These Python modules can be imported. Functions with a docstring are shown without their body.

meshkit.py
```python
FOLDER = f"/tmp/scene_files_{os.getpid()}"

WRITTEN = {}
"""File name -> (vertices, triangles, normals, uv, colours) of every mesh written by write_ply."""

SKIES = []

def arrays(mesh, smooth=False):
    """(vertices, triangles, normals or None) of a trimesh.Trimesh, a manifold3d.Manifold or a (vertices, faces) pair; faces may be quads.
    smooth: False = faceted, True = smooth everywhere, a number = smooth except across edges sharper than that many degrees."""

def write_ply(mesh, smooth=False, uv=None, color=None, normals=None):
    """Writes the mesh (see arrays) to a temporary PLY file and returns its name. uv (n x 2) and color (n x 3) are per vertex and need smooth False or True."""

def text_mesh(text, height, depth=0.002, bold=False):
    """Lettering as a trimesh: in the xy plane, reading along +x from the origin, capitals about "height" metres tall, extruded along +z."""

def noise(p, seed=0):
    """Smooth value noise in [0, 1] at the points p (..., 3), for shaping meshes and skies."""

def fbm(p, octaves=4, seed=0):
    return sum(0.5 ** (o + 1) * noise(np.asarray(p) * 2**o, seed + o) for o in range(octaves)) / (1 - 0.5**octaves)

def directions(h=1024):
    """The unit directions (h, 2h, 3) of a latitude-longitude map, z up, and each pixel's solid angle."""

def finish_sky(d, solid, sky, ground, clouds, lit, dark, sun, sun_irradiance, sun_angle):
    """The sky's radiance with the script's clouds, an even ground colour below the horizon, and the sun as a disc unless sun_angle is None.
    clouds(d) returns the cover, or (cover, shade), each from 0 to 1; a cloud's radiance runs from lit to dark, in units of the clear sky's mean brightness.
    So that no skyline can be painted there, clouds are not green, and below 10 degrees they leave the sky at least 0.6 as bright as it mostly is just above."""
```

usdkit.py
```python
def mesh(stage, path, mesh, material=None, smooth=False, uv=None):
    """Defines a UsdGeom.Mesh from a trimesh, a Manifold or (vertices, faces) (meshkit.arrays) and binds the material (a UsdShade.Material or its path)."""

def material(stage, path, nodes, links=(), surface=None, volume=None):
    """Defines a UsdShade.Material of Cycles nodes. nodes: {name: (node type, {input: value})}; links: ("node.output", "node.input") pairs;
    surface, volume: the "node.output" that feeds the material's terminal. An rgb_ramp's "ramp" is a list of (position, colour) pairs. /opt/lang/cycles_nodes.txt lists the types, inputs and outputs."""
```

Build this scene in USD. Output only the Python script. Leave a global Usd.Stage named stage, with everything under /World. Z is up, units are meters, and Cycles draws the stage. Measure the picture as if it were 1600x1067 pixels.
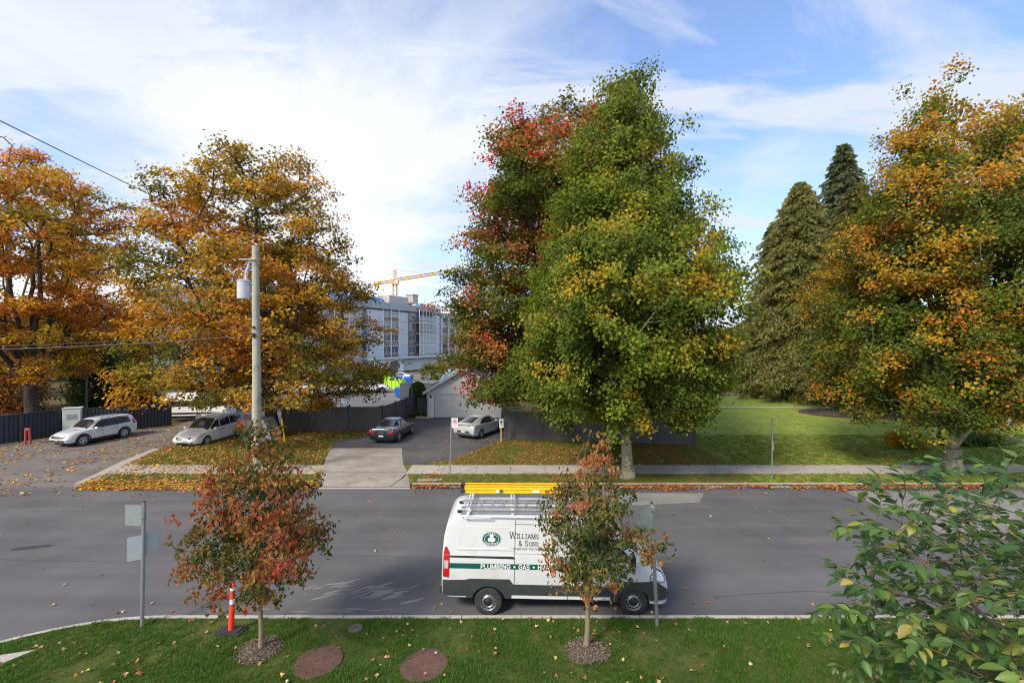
import math, numpy as np, trimesh, shapely, usdkit, meshkit
import manifold3d as mf
from shapely.geometry import Polygon, box as sbox, LineString, Point
from shapely import affinity
from shapely.ops import unary_union
from scipy.interpolate import PchipInterpolator
from scipy.spatial import cKDTree
from pxr import Usd, UsdGeom, UsdLux, UsdShade, Gf, Sdf, Vt

stage = Usd.Stage.CreateInMemory()
UsdGeom.SetStageUpAxis(stage, UsdGeom.Tokens.z)
UsdGeom.SetStageMetersPerUnit(stage, 1.0)
UsdGeom.Xform.Define(stage, '/World')
UsdGeom.Scope.Define(stage, '/World/Looks')

# ------------------------------------------------------------------ camera, sky, sun, exposure
EYE = 7.03                      # a third-floor balcony
FPX = 711.0                     # 16 mm lens on full frame, in pixels of a 1600 wide picture
EXPOSURE = 1.12
SKY_STRENGTH, SUN_INT, SUN_ANGLE = 0.135, 0.58, 13.0
CLOUD_LIT, CLOUD_DARK, SKY_TINT, CLOUD_OFF = (3.9, 3.95, 4.05), (2.75, 2.95, 3.3), (0.66, 0.80, 1.0), (7.1, 1.4, 0.0)
cam = UsdGeom.Camera.Define(stage, '/World/camera')
cam.CreateHorizontalApertureAttr(36.0)
cam.CreateVerticalApertureAttr(24.0)
cam.CreateFocalLengthAttr(36.0 * FPX / 1600.0)
cam.CreateClippingRangeAttr(Gf.Vec2f(0.05, 5000))
cam.CreateExposureAttr(EXPOSURE)
xf = UsdGeom.Xformable(cam)
xf.AddTranslateOp().Set(Gf.Vec3d(0, 0, EYE))
xf.AddRotateXYZOp().Set(Gf.Vec3f(90, 0, 0))

SUN_EL = math.radians(39.0)
SUN_AZ = math.atan2(-0.64, -0.77)          # the sun stands to the left, a little behind the camera
SUN = np.array([math.sin(SUN_AZ) * math.cos(SUN_EL), math.cos(SUN_AZ) * math.cos(SUN_EL), math.sin(SUN_EL)])

def mat(name, nodes, links, surface='p.BSDF', volume=None):
    return usdkit.material(stage, '/World/Looks/' + name, nodes, links, surface=surface, volume=volume)

def build_sky():
    d = UsdLux.DomeLight.Define(stage, '/World/sky')
    n = {
        'sky': ('sky_texture', {'sky_type': 'single_scattering', 'sun_disc': False, 'sun_elevation': SUN_EL, 'sun_rotation': SUN_AZ,
                                'altitude': 50.0, 'air_density': 1.0, 'aerosol_density': 1.0, 'ozone_density': 1.6}),
        'tc': ('texture_coordinate', {}),
        'sep': ('separate_xyz', {}),
        'zc': ('math', {'math_type': 'maximum', 'value2': 0.0}),
        'zz': ('math', {'math_type': 'add', 'value2': 0.16}),
        'px': ('math', {'math_type': 'divide'}),
        'py': ('math', {'math_type': 'divide'}),
        'pv': ('combine_xyz', {}),
        'm1': ('mapping', {'location': CLOUD_OFF, 'scale': (0.40, 0.40, 1), 'rotation': (0, 0, 0.45)}),
        'n1': ('noise_texture', {'scale': 1.6, 'detail': 10.0, 'roughness': 0.57, 'distortion': 0.3}),
        'm2': ('mapping', {'location': (3.3, 1.7, 0), 'scale': (0.5, 1.5, 1), 'rotation': (0, 0, 0.35)}),
        'n2': ('noise_texture', {'scale': 1.5, 'detail': 10.0, 'roughness': 0.6, 'distortion': 0.5}),
        'n3': ('noise_texture', {'scale': 0.55, 'detail': 2.0}),
        # thicker cover in the west, thinner in the east
        'bias': ('map_range', {'from_min': -0.45, 'from_max': 0.35, 'to_min': 0.10, 'to_max': -0.11, 'clamp': True}),
        'a': ('math', {'math_type': 'add'}),
        'r1': ('rgb_ramp', {'ramp': [(0.0, (0, 0, 0)), (0.42, (0, 0, 0)), (0.50, (.45, .45, .45)), (0.60, (.93, .93, .93)), (1.0, (1, 1, 1))]}),
        'b2': ('math', {'math_type': 'multiply_add', 'value2': 0.16, 'value3': -0.06}),
        'a2': ('math', {'math_type': 'add'}),
        'r2': ('rgb_ramp', {'ramp': [(0.0, (0, 0, 0)), (0.47, (0, 0, 0)), (0.60, (.9, .9, .9)), (1.0, (1, 1, 1))]}),
        'mx': ('math', {'math_type': 'maximum'}),
        # low on the horizon the clouds close up
        'hz': ('map_range', {'from_min': 0.0, 'from_max': 0.30, 'to_min': 0.85, 'to_max': 0.0, 'clamp': True}),
        'mx2': ('math', {'math_type': 'maximum'}),
        'cs': ('rgb_ramp', {'ramp': [(0.0, CLOUD_DARK), (0.46, CLOUD_DARK), (0.72, CLOUD_LIT), (1.0, CLOUD_LIT)]}),
        'sk2': ('mix_color', {'blend_type': 'multiply', 'fac': 1.0, 'b': SKY_TINT}),
        'veil': ('mix_color', {'fac': 0.10, 'b': CLOUD_LIT}),
        'mix': ('mix_color', {}),
        'bg': ('background_shader', {'strength': SKY_STRENGTH}),
    }
    l = [('tc.generated', 'sep.vector'), ('sep.z', 'zc.value1'), ('zc.value', 'zz.value1'), ('sep.x', 'px.value1'), ('zz.value', 'px.value2'),
         ('sep.y', 'py.value1'), ('zz.value', 'py.value2'), ('px.value', 'pv.x'), ('py.value', 'pv.y'),
         ('pv.vector', 'm1.vector'), ('m1.vector', 'n1.vector'), ('pv.vector', 'm2.vector'), ('m2.vector', 'n2.vector'), ('m1.vector', 'n3.vector'),
         ('sep.x', 'bias.value'), ('n1.fac', 'a.value1'), ('bias.result', 'a.value2'), ('a.value', 'r1.fac'),
         ('n3.fac', 'b2.value1'), ('n2.fac', 'a2.value1'), ('b2.value', 'a2.value2'), ('a2.value', 'r2.fac'),
         ('r1.color', 'mx.value1'), ('r2.color', 'mx.value2'), ('sep.z', 'hz.value'), ('mx.value', 'mx2.value1'), ('hz.result', 'mx2.value2'),
         ('a.value', 'cs.fac'), ('sky.color', 'sk2.a'), ('sk2.result', 'veil.a'), ('veil.result', 'mix.a'), ('cs.color', 'mix.b'), ('mx2.value', 'mix.fac'), ('mix.result', 'bg.color')]
    m = mat('sky_with_clouds', n, l, surface='bg.background')
    UsdShade.MaterialBindingAPI.Apply(d.GetPrim()).Bind(m)
    p = d.GetPrim()
    p.SetCustomDataByKey('kind', 'structure')
    p.SetCustomDataByKey('label', 'blue autumn sky with thick white cloud on the left')
    p.SetCustomDataByKey('category', 'sky')
    s = UsdLux.DistantLight.Define(stage, '/World/sun')
    s.CreateIntensityAttr(SUN_INT)
    s.CreateAngleAttr(SUN_ANGLE)
    s.CreateNormalizeAttr(True)
    s.CreateColorAttr(Gf.Vec3f(1.0, 0.90, 0.76))
    # the light shines along its own -z: turn -z to -SUN
    z = Gf.Vec3d(*map(float, SUN)); r = Gf.Rotation(Gf.Vec3d(0, 0, 1), z)
    UsdGeom.Xformable(s).AddTransformOp().Set(Gf.Matrix4d().SetRotate(r))
build_sky()

# ------------------------------------------------------------------ helpers
COUNT = {}
def numbered(parent, name):
    k = COUNT.get((parent, name), 0); COUNT[(parent, name)] = k + 1
    return parent + '/' + (name if k == 0 else f'{name}_{k:03d}')

def tag(prim, label=None, cat=None, group=None, kind=None):
    for k, v in (('label', label), ('category', cat), ('group', group), ('kind', kind)):
        if v: prim.SetCustomDataByKey(k, v)
    return prim

def thing(name, label, cat, loc=(0, 0, 0), rotz=0.0, group=None, kind=None):
    x = UsdGeom.Xform.Define(stage, numbered('/World', name))
    x.AddTranslateOp().Set(Gf.Vec3d(*map(float, loc)))
    if rotz: x.AddRotateZOp().Set(float(math.degrees(rotz)))
    return tag(x.GetPrim(), label, cat, group, kind)

def part(name, mesh, m, parent=None, smooth=False, label=None, kind=None, col=None):
    path = numbered(str(parent.GetPath()) if parent else '/World', name)
    if isinstance(mesh, list): mesh = cat_mesh(mesh)
    g = usdkit.mesh(stage, path, mesh, m, smooth)
    g.CreateDoubleSidedAttr(True)
    if col is not None:
        UsdGeom.PrimvarsAPI(g).CreatePrimvar('tone', Sdf.ValueTypeNames.Color3fArray, 'vertex').Set(Vt.Vec3fArray.FromNumpy(np.asarray(col, np.float32)))
    return tag(g.GetPrim(), label, None, None, kind)

def copy_of(first, loc, rotz, label, group=None):
    was = first.GetCustomData()
    name = str(first.GetPath()).rsplit('/', 1)[1]
    p = UsdGeom.Xform.Define(stage, numbered('/World', name)).GetPrim()
    p.CreateAttribute('xformOp:translate', Sdf.ValueTypeNames.Double3).Set(Gf.Vec3d(*map(float, loc)))
    p.CreateAttribute('xformOp:rotateZ', Sdf.ValueTypeNames.Float).Set(float(math.degrees(rotz)))
    p.CreateAttribute('xformOpOrder', Sdf.ValueTypeNames.TokenArray, False, Sdf.VariabilityUniform).Set(['xformOp:translate', 'xformOp:rotateZ'])
    p.GetReferences().AddInternalReference(first.GetPath())
    p.SetInstanceable(True)
    return tag(p, label, was['category'], group or was.get('group'))

def tm(v, f): return trimesh.Trimesh(np.asarray(v, float), np.asarray(f), process=False)
def cat_mesh(ms): return trimesh.util.concatenate([m if isinstance(m, trimesh.Trimesh) else tm(*meshkit.arrays(m)[:2]) for m in ms])
def box(x0, y0, z0, x1, y1, z1):
    b = trimesh.creation.box((x1 - x0, y1 - y0, z1 - z0)); b.apply_translation(((x0 + x1) / 2, (y0 + y1) / 2, (z0 + z1) / 2)); return b
def cbox(c, s, rz=0, ch=0.0):
    if ch:
        h = np.array(s) / 2
        pts = [(sx * (h[0] - (a == 0) * 0 - ch * (a != 0)), sy * (h[1] - ch * (a != 1)), sz * (h[2] - ch * (a != 2))) for a in range(3) for sx in (-1, 1) for sy in (-1, 1) for sz in (-1, 1)]
        b = trimesh.convex.convex_hull(np.array(pts))
    else: b = trimesh.creation.box(s)
    if rz: b.apply_transform(trimesh.transformations.rotation_matrix(rz, [0, 0, 1]))
    b.apply_translation(c); return b
def tube(pts, rad, sides=8, cap=True):
    p = np.asarray(pts, float); rad = np.broadcast_to(np.asarray(rad, float), (len(p),))
    t = np.gradient(p, axis=0); t /= np.linalg.norm(t, axis=1, keepdims=True) + 1e-12
    ref = np.array([0, 0, 1.0]) if abs(t[:, 2]).mean() < 0.8 else np.array([1.0, 0, 0])
    a = np.cross(t, ref); a /= np.linalg.norm(a, axis=1, keepdims=True) + 1e-12
    b = np.cross(t, a); ang = np.arange(sides) * 2 * np.pi / sides
    v = p[:, None] + rad[:, None, None] * (np.cos(ang)[None, :, None] * a[:, None] + np.sin(ang)[None, :, None] * b[:, None])
    v = v.reshape(-1, 3); n = len(p)
    i, j = np.meshgrid(np.arange(n - 1), np.arange(sides), indexing='ij')
    q = np.stack([i * sides + j, (i + 1) * sides + j, (i + 1) * sides + (j + 1) % sides, i * sides + (j + 1) % sides], -1).reshape(-1, 4)
    f = np.vstack([q[:, [0, 1, 2]], q[:, [0, 2, 3]]])
    if cap:
        c0, c1 = len(v), len(v) + 1; v = np.vstack([v, p[:1], p[-1:]]); k = np.arange(sides); k2 = (k + 1) % sides
        f = np.vstack([f, np.stack([np.full(sides, c0), k, k2], 1), np.stack([np.full(sides, c1), (n - 1) * sides + k2, (n - 1) * sides + k], 1)])
    return tm(v, f)
def cyl(p0, p1, r, sides=16): return tube([p0, p1], r, sides)
def prism(poly, h0, h1):
    m = trimesh.creation.extrude_polygon(poly, h1 - h0, engine='earcut'); m.apply_translation((0, 0, h0)); return m
def sheet(poly, z, size=None):
    parts = []
    for g in getattr(poly, 'geoms', [poly]):
        if g.is_empty or g.geom_type != 'Polygon': continue
        v, f = trimesh.creation.triangulate_polygon(g, engine='earcut')
        f = np.asarray(f); a = np.cross(v[f[:, 1]] - v[f[:, 0]], v[f[:, 2]] - v[f[:, 0]]); f[a < 0] = f[a < 0][:, ::-1]
        m = tm(np.c_[v, np.zeros(len(v))], f)
        if size: m = tm(*trimesh.remesh.subdivide_to_size(m.vertices, m.faces, size, max_iter=12))
        parts.append(m)
    m = cat_mesh(parts); m.vertices[:, 2] = z(m.vertices) if callable(z) else z
    return m
def lathe(profile, sides=24):
    return trimesh.creation.revolve(np.asarray(profile, float), sections=sides)
def rot(m, ang, axis, pt=(0, 0, 0)):
    m = m.copy(); m.apply_transform(trimesh.transformations.rotation_matrix(ang, axis, pt)); return m
def mv(m, t): m = m.copy(); m.apply_translation(t); return m
def at(u, v, z=0.0):
    """the point of height z that the photograph shows at (u, v)"""
    d = FPX * (EYE - z) / (v - 533.0); return np.array([(u - 800.0) / FPX * d, d, z])

# ------------------------------------------------------------------ materials
def pm(name, col, rough=0.6, col2=None, scale=3.0, detail=5.0, bump=0.0, bscale=40.0, metal=0.0, spec=0.5, coat=0.0, ramp=(0.35, 0.68), bdist=0.02, stretch=None, rnd=0.0, spots=None):
    n = {'p': ('principled_bsdf', {'base_color': col, 'roughness': rough, 'metallic': metal, 'specular_ior_level': spec, 'coat_weight': coat, 'coat_roughness': 0.06}), 'g': ('texture_coordinate', {})}
    l = []; src = 'g.object'
    if stretch:
        n['mp'] = ('mapping', {'scale': stretch}); l.append(('g.object', 'mp.vector')); src = 'mp.vector'
    out = None
    if col2 is not None:
        n['n'] = ('noise_texture', {'scale': scale, 'detail': detail, 'roughness': 0.6}); n['r'] = ('rgb_ramp', {'ramp': [(0, col), (ramp[0], col), (ramp[1], col2), (1, col2)]})
        l += [(src, 'n.vector'), ('n.fac', 'r.fac')]; out = 'r.color'
    if spots:          # (colour, scale, threshold low, high)
        n['sn'] = ('noise_texture', {'scale': spots[1], 'detail': 8.0, 'roughness': 0.65}); n['sm'] = ('map_range', {'from_min': spots[2], 'from_max': spots[3], 'to_min': 0.0, 'to_max': 1.0, 'clamp': True})
        n['sx'] = ('mix_color', {'a': col, 'b': spots[0]})
        l += [('g.object', 'sn.vector'), ('sn.fac', 'sm.value'), ('sm.result', 'sx.fac')]
        if out: l.append((out, 'sx.a'))
        out = 'sx.result'
    if rnd:
        n['o'] = ('geometry', {}); n['om'] = ('map_range', {'from_min': 0.0, 'from_max': 1.0, 'to_min': 1 - rnd, 'to_max': 1 + rnd}); n['hv'] = ('hsv', {'hue': 0.5, 'saturation': 1.0, 'fac': 1.0, 'color': col})
        n['oi'] = ('object_info', {}); l += [('oi.random', 'om.value'), ('om.result', 'hv.value')]
        if out: l.append((out, 'hv.color'))
        out = 'hv.color'
    if out: l.append((out, 'p.base_color'))
    if bump:
        n['bn'] = ('noise_texture', {'scale': bscale, 'detail': 6.0, 'roughness': 0.65}); n['b'] = ('bump', {'strength': bump, 'distance': bdist})
        l += [(src, 'bn.vector'), ('bn.fac', 'b.height'), ('b.normal', 'p.normal')]
    return mat(name, n, l)

def leaf_mat(name, trans=0.35, rough=0.5, spec=0.3):
    n = {'a': ('attribute', {'attribute': 'tone'}), 'p': ('principled_bsdf', {'roughness': rough, 'specular_ior_level': spec}), 't': ('translucent_bsdf', {}),
         'tc': ('mix_color', {'blend_type': 'multiply', 'fac': 1.0, 'b': (1.25, 1.15, 0.6)}), 'm': ('mix_closure', {'fac': trans})}
    return mat(name, n, [('a.color', 'p.base_color'), ('a.color', 'tc.a'), ('tc.result', 't.color'), ('p.BSDF', 'm.closure1'), ('t.BSDF', 'm.closure2')], surface='m.closure')

M = {}
M['leaf'] = leaf_mat('leaf', .38, .55, .16)
M['needle'] = leaf_mat('needle', 0.15, 0.6)
M['glossleaf'] = leaf_mat('glossy_leaf', 0.30, 0.42, 0.35)
M['litter'] = leaf_mat('fallen_leaf', 0.1, 0.7)
M['grassblade'] = leaf_mat('grass_blade', 0.35, 0.45)
M['bark'] = pm('bark_grey', (.085, .07, .055), .9, (.17, .15, .12), 6, bump=.7, bscale=14, stretch=(1, 1, .25), bdist=.05)
M['bark_dark'] = pm('bark_dark', (.035, .028, .022), .9, (.075, .062, .05), 6, bump=.6, bscale=14, stretch=(1, 1, .25), bdist=.05)
M['bark_red'] = pm('bark_cedar', (.10, .045, .03), .95, (.17, .09, .06), 5, bump=.8, bscale=12, stretch=(1, 1, .12), bdist=.06)
M['bark_young'] = pm('bark_young', (.17, .135, .085), .8, (.25, .2, .13), 12, bump=.4, bscale=30, stretch=(1, 1, .4))
M['bark_pale'] = pm('bark_pale', (.25, .22, .16), .85, (.42, .38, .3), 5, bump=.5, bscale=14, stretch=(1, 1, .4), spots=((.14, .13, .08), 9, .52, .6))
M['white'] = pm('white_paint', (.62, .64, .66), .32, (.57, .585, .60), 1.6, coat=.6)
M['whitewall'] = pm('white_siding', (.74, .75, .77), .6, (.68, .69, .70), .6, bump=.1, bscale=8)
M['black'] = pm('black_plastic', (.018, .018, .02), .45)
M['rubber'] = pm('rubber', (.022, .022, .023), .75, (.035, .034, .033), 8)
M['chrome'] = pm('bright_metal', (.6, .61, .63), .25, metal=1.0)
M['alu'] = pm('aluminium', (.62, .63, .64), .38, metal=.9, col2=(.5, .5, .51), scale=6)
M['galv'] = pm('galvanised_steel', (.34, .37, .38), .5, (.26, .29, .30), 9, metal=.6)
M['signback'] = pm('sign_back', (.30, .34, .34), .5, (.24, .28, .28), 5, metal=.4)
M['redlamp'] = pm('red_lamp', (.42, .012, .015), .12, coat=1.0)
M['clearlamp'] = pm('clear_lamp', (.55, .57, .6), .1, coat=1.0, metal=.3)
M['orange'] = pm('orange_plastic', (.85, .06, .02), .45)
M['yellow'] = pm('yellow_fibreglass', (.85, .55, .015), .4, (.75, .47, .02), 5)
M['asphalt'] = None
# ------------------------------------------------------------------ the ground and the roads
rng = np.random.default_rng(11)
def asphalt_mat(name, a, b, crack=0.0, stain=(.09, .085, .08)):
    n = {'g': ('geometry', {}), 'n1': ('noise_texture', {'scale': .35, 'detail': 7.0, 'roughness': .62}), 'r1': ('rgb_ramp', {'ramp': [(0, a), (.36, a), (.64, b), (1, b)]}),
         'n2': ('noise_texture', {'scale': 55.0, 'detail': 4.0, 'roughness': .8}), 'r2': ('map_range', {'from_min': .3, 'from_max': .7, 'to_min': .5, 'to_max': 1.5}),
         'mp': ('mapping', {'scale': (.12, 1.3, 1)}), 'n4': ('noise_texture', {'scale': .8, 'detail': 5.0, 'roughness': .6}), 'r4': ('map_range', {'from_min': .35, 'from_max': .68, 'to_min': .86, 'to_max': 1.12}),
         'hv': ('hsv', {'hue': .5, 'saturation': 1.0, 'fac': 1.0}), 'hv2': ('hsv', {'hue': .5, 'saturation': 1.0, 'fac': 1.0}),
         'wn': ('noise_texture', {'scale': .9, 'detail': 4.0}), 'ws': ('vector_math', {'math_type': 'multiply_add', 'vector2': (1.1, 1.1, 0)}),
         'v': ('voronoi_texture', {'feature': 'distance_to_edge', 'scale': .16}), 'cr': ('map_range', {'from_min': .002, 'from_max': .0065, 'to_min': crack, 'to_max': 0.0, 'clamp': True}),
         'cx': ('mix_color', {'b': (.012, .012, .013)}),
         'n5': ('noise_texture', {'scale': 1.4, 'detail': 6.0, 'roughness': .7}), 'r5': ('map_range', {'from_min': .62, 'from_max': .74, 'to_min': 0.0, 'to_max': .55, 'clamp': True}), 'sx': ('mix_color', {'b': stain}),
         'p': ('principled_bsdf', {'roughness': .86, 'specular_ior_level': .35}), 'b': ('bump', {'strength': .45, 'distance': .012})}
    l = [('g.position', 'n1.vector'), ('n1.fac', 'r1.fac'), ('g.position', 'n2.vector'), ('n2.fac', 'r2.value'), ('r1.color', 'hv.color'), ('r2.result', 'hv.value'),
         ('g.position', 'mp.vector'), ('mp.vector', 'n4.vector'), ('n4.fac', 'r4.value'), ('hv.color', 'hv2.color'), ('r4.result', 'hv2.value'),
         ('g.position', 'wn.vector'), ('wn.color', 'ws.vector1'), ('g.position', 'ws.vector3'), ('ws.vector', 'v.vector'), ('v.distance', 'cr.value'),
         ('g.position', 'n5.vector'), ('n5.fac', 'r5.value'), ('hv2.color', 'sx.a'), ('r5.result', 'sx.fac'), ('sx.result', 'cx.a'), ('cr.result', 'cx.fac'), ('cx.result', 'p.base_color'),
         ('n2.fac', 'b.height'), ('b.normal', 'p.normal')]
    return mat(name, n, l)
def ground_mat(name, cols, scale=.5, rough=.95, fine=22.0, bump=.6, dirt=None):
    n = {'g': ('geometry', {}), 'n1': ('noise_texture', {'scale': scale, 'detail': 8.0, 'roughness': .65}), 'r1': ('rgb_ramp', {'ramp': cols}),
         'n2': ('noise_texture', {'scale': fine, 'detail': 5.0, 'roughness': .75}), 'r2': ('map_range', {'from_min': .3, 'from_max': .7, 'to_min': .5, 'to_max': 1.5}), 'hv': ('hsv', {'hue': .5, 'saturation': 1.0, 'fac': 1.0}),
         'p': ('principled_bsdf', {'roughness': rough, 'specular_ior_level': .2}), 'b': ('bump', {'strength': bump, 'distance': .05})}
    l = [('g.position', 'n1.vector'), ('n1.fac', 'r1.fac'), ('g.position', 'n2.vector'), ('n2.fac', 'r2.value'), ('r1.color', 'hv.color'), ('r2.result', 'hv.value'),
         ('n2.fac', 'b.height'), ('b.normal', 'p.normal'), ('hv.color', 'p.base_color')]
    if dirt:
        n['n3'] = ('noise_texture', {'scale': dirt[1], 'detail': 6.0, 'roughness': .7}); n['m3'] = ('map_range', {'from_min': dirt[2], 'from_max': dirt[3], 'to_min': 0.0, 'to_max': dirt[4], 'clamp': True}); n['x3'] = ('mix_color', {'b': dirt[0]})
        l = [x for x in l if x[1] != 'p.base_color'] + [('g.position', 'n3.vector'), ('n3.fac', 'm3.value'), ('hv.color', 'x3.a'), ('m3.result', 'x3.fac'), ('x3.result', 'p.base_color')]
    return mat(name, n, l)
M['asphalt'] = asphalt_mat('asphalt_road', (.094, .092, .098), (.124, .121, .127), .0, (.155, .148, .146))
M['asphalt_dark'] = asphalt_mat('asphalt_newer', (.085, .085, .092), (.108, .107, .114), .2, (.12, .12, .12))
M['asphalt_drive'] = asphalt_mat('asphalt_driveway', (.070, .070, .076), (.10, .098, .102), .3, (.15, .145, .14))
M['asphalt_lane'] = asphalt_mat('asphalt_lane', (.13, .118, .112), (.18, .162, .152), .0, (.2, .17, .14))
M['asphalt_pale'] = asphalt_mat('asphalt_worn', (.185, .178, .172), (.25, .24, .23), .0, (.36, .35, .33))
M['concrete'] = ground_mat('concrete_walk', [(0, (.30, .275, .245)), (.4, (.34, .315, .28)), (.65, (.42, .39, .35)), (1, (.42, .39, .35))], .8, .85, 35.0, .15, ((.2, .17, .13), 1.6, .56, .75, .5))
M['concrete_old'] = ground_mat('concrete_apron', [(0, (.22, .20, .175)), (.4, (.26, .235, .205)), (.65, (.34, .31, .275)), (1, (.34, .31, .275))], .7, .88, 30.0, .2, ((.14, .115, .08), 1.3, .53, .72, .6))
M['kerb'] = ground_mat('concrete_kerb', [(0, (.36, .33, .29)), (.5, (.42, .39, .345)), (1, (.5, .47, .42))], 1.5, .85, 30.0, .2, ((.2, .17, .13), 3.0, .55, .75, .6))
M['kerb_yellow'] = ground_mat('yellow_kerb_paint', [(0, (.55, .33, .02)), (.5, (.65, .40, .03)), (1, (.6, .38, .06))], 1.5, .7, 30.0, .2, ((.36, .33, .29), 5.0, .58, .68, .8))
M['turf'] = ground_mat('lawn_turf', [(0, (.032, .055, .010)), (.40, (.048, .082, .014)), (.60, (.10, .115, .028)), (1, (.14, .12, .045))], 1.3, .95, 30.0, .8)
M['turf_far'] = ground_mat('verge_turf', [(0, (.11, .115, .026)), (.42, (.135, .135, .03)), (.62, (.18, .16, .045)), (1, (.21, .165, .055))], .5, .95, 18.0, .8, ((.20, .12, .04), .35, .5, .68, .6))
M['turf_park'] = ground_mat('park_turf', [(0, (.13, .19, .028)), (.4, (.165, .235, .034)), (.62, (.22, .275, .044)), (1, (.26, .27, .065))], .35, .95, 3.2, 1.0, ((.22, .17, .06), .5, .52, .72, .6))
M['earth'] = ground_mat('bare_earth', [(0, (.05, .04, .03)), (.5, (.09, .07, .05)), (1, (.13, .1, .07))], 2.0, .95, 25.0, .9)
M['lotground'] = asphalt_mat('asphalt_lot', (.14, .135, .135), (.19, .185, .18), .0)
M['wood_ground'] = ground_mat('woodland_floor', [(0, (.06, .055, .02)), (.5, (.11, .08, .035)), (1, (.16, .09, .03))], .5, .95, 9.0, .9)

def setting(name, mesh, m, label, cat, smooth=False, kind='structure'):
    p = part(name, mesh, m, None, smooth); return tag(p, label, cat, None, kind)

# one sheet out to the horizon
gp = sbox(-1500, -300, 1500, 2200)
setting('ground', sheet(gp, -.05), M['wood_ground'], 'brown woodland and garden earth out to the horizon', 'ground')
# kerb line of the near lawn: straight, then round the corner to the left
NK = [(60, 11.50), (-8.8, 11.50)] + [(-8.8 - 5.6 * math.sin(a), 11.50 - 6.2 * (1 - math.cos(a))) for a in np.linspace(.12, 1.5, 12)] + [(-14.6, -2)]
near_lawn_poly = Polygon([(x, y) for x, y in NK] + [(60, -2)])
road_poly = Polygon([(-140, 21.95), (140, 21.95), (140, 11.0), (-8.6, 11.0), (-14.6, 4.5), (-14.6, -30), (-24, -30), (-24, 9), (-26, 11), (-140, 11)]).difference(near_lawn_poly.buffer(-.02))
setting('road', sheet(road_poly, 0.0), M['asphalt'], 'grey asphalt street running across the whole picture', 'road')
setting('worn_road_band', sheet(Polygon([(15.8, 16.2), (40, 16.2), (40, 21.4), (15.6, 21.4)]).union(Polygon([(5.0, 19.5), (8.2, 19.9), (8.9, 21.1), (4.2, 21.2)])), .004), M['asphalt_pale'], 'pale worn asphalt at the far right edge of the street', 'road')
tar = []
for pts_ in ([(-26, 14.6), (-19, 14.9), (-12, 14.7), (-6, 15.0), (-2.6, 14.85)], [(-20, 18.9), (-11, 18.7), (-3, 18.95), (5, 18.7), (13, 18.9)], [(5.5, 12.6), (11, 12.9), (15.5, 12.7), (24, 13.1)]):
    xs_ = np.array(pts_); q_ = np.linspace(0, 1, 60); px = np.interp(q_, np.linspace(0, 1, len(xs_)), xs_[:, 0]); py = np.interp(q_, np.linspace(0, 1, len(xs_)), xs_[:, 1]); j = rng.normal(size=(60, 2)).cumsum(0) * .035; j -= np.linspace(0, 1, 60)[:, None] * j[-1]
    tar.append(LineString(np.c_[px + j[:, 0], py + j[:, 1]]).buffer(.011))
setting('tar_seams', sheet(unary_union(tar), .004), pm('tar', (.06, .06, .062), .7), 'thin dark sealed cracks wandering along the street asphalt', 'road marks')
scuff = []
for k in range(34):          # scraped, chalky marks in front of the verge, behind the van
    c = np.array([-3.9 + rng.normal() * .75, 12.85 + rng.normal() * .22]); a = .35 + rng.normal() * .2
    scuff.append(affinity.rotate(affinity.scale(Point(*c).buffer(1, 5), .12 + .3 * rng.random(), .012 + .05 * rng.random()), a, use_radians=True))
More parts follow.
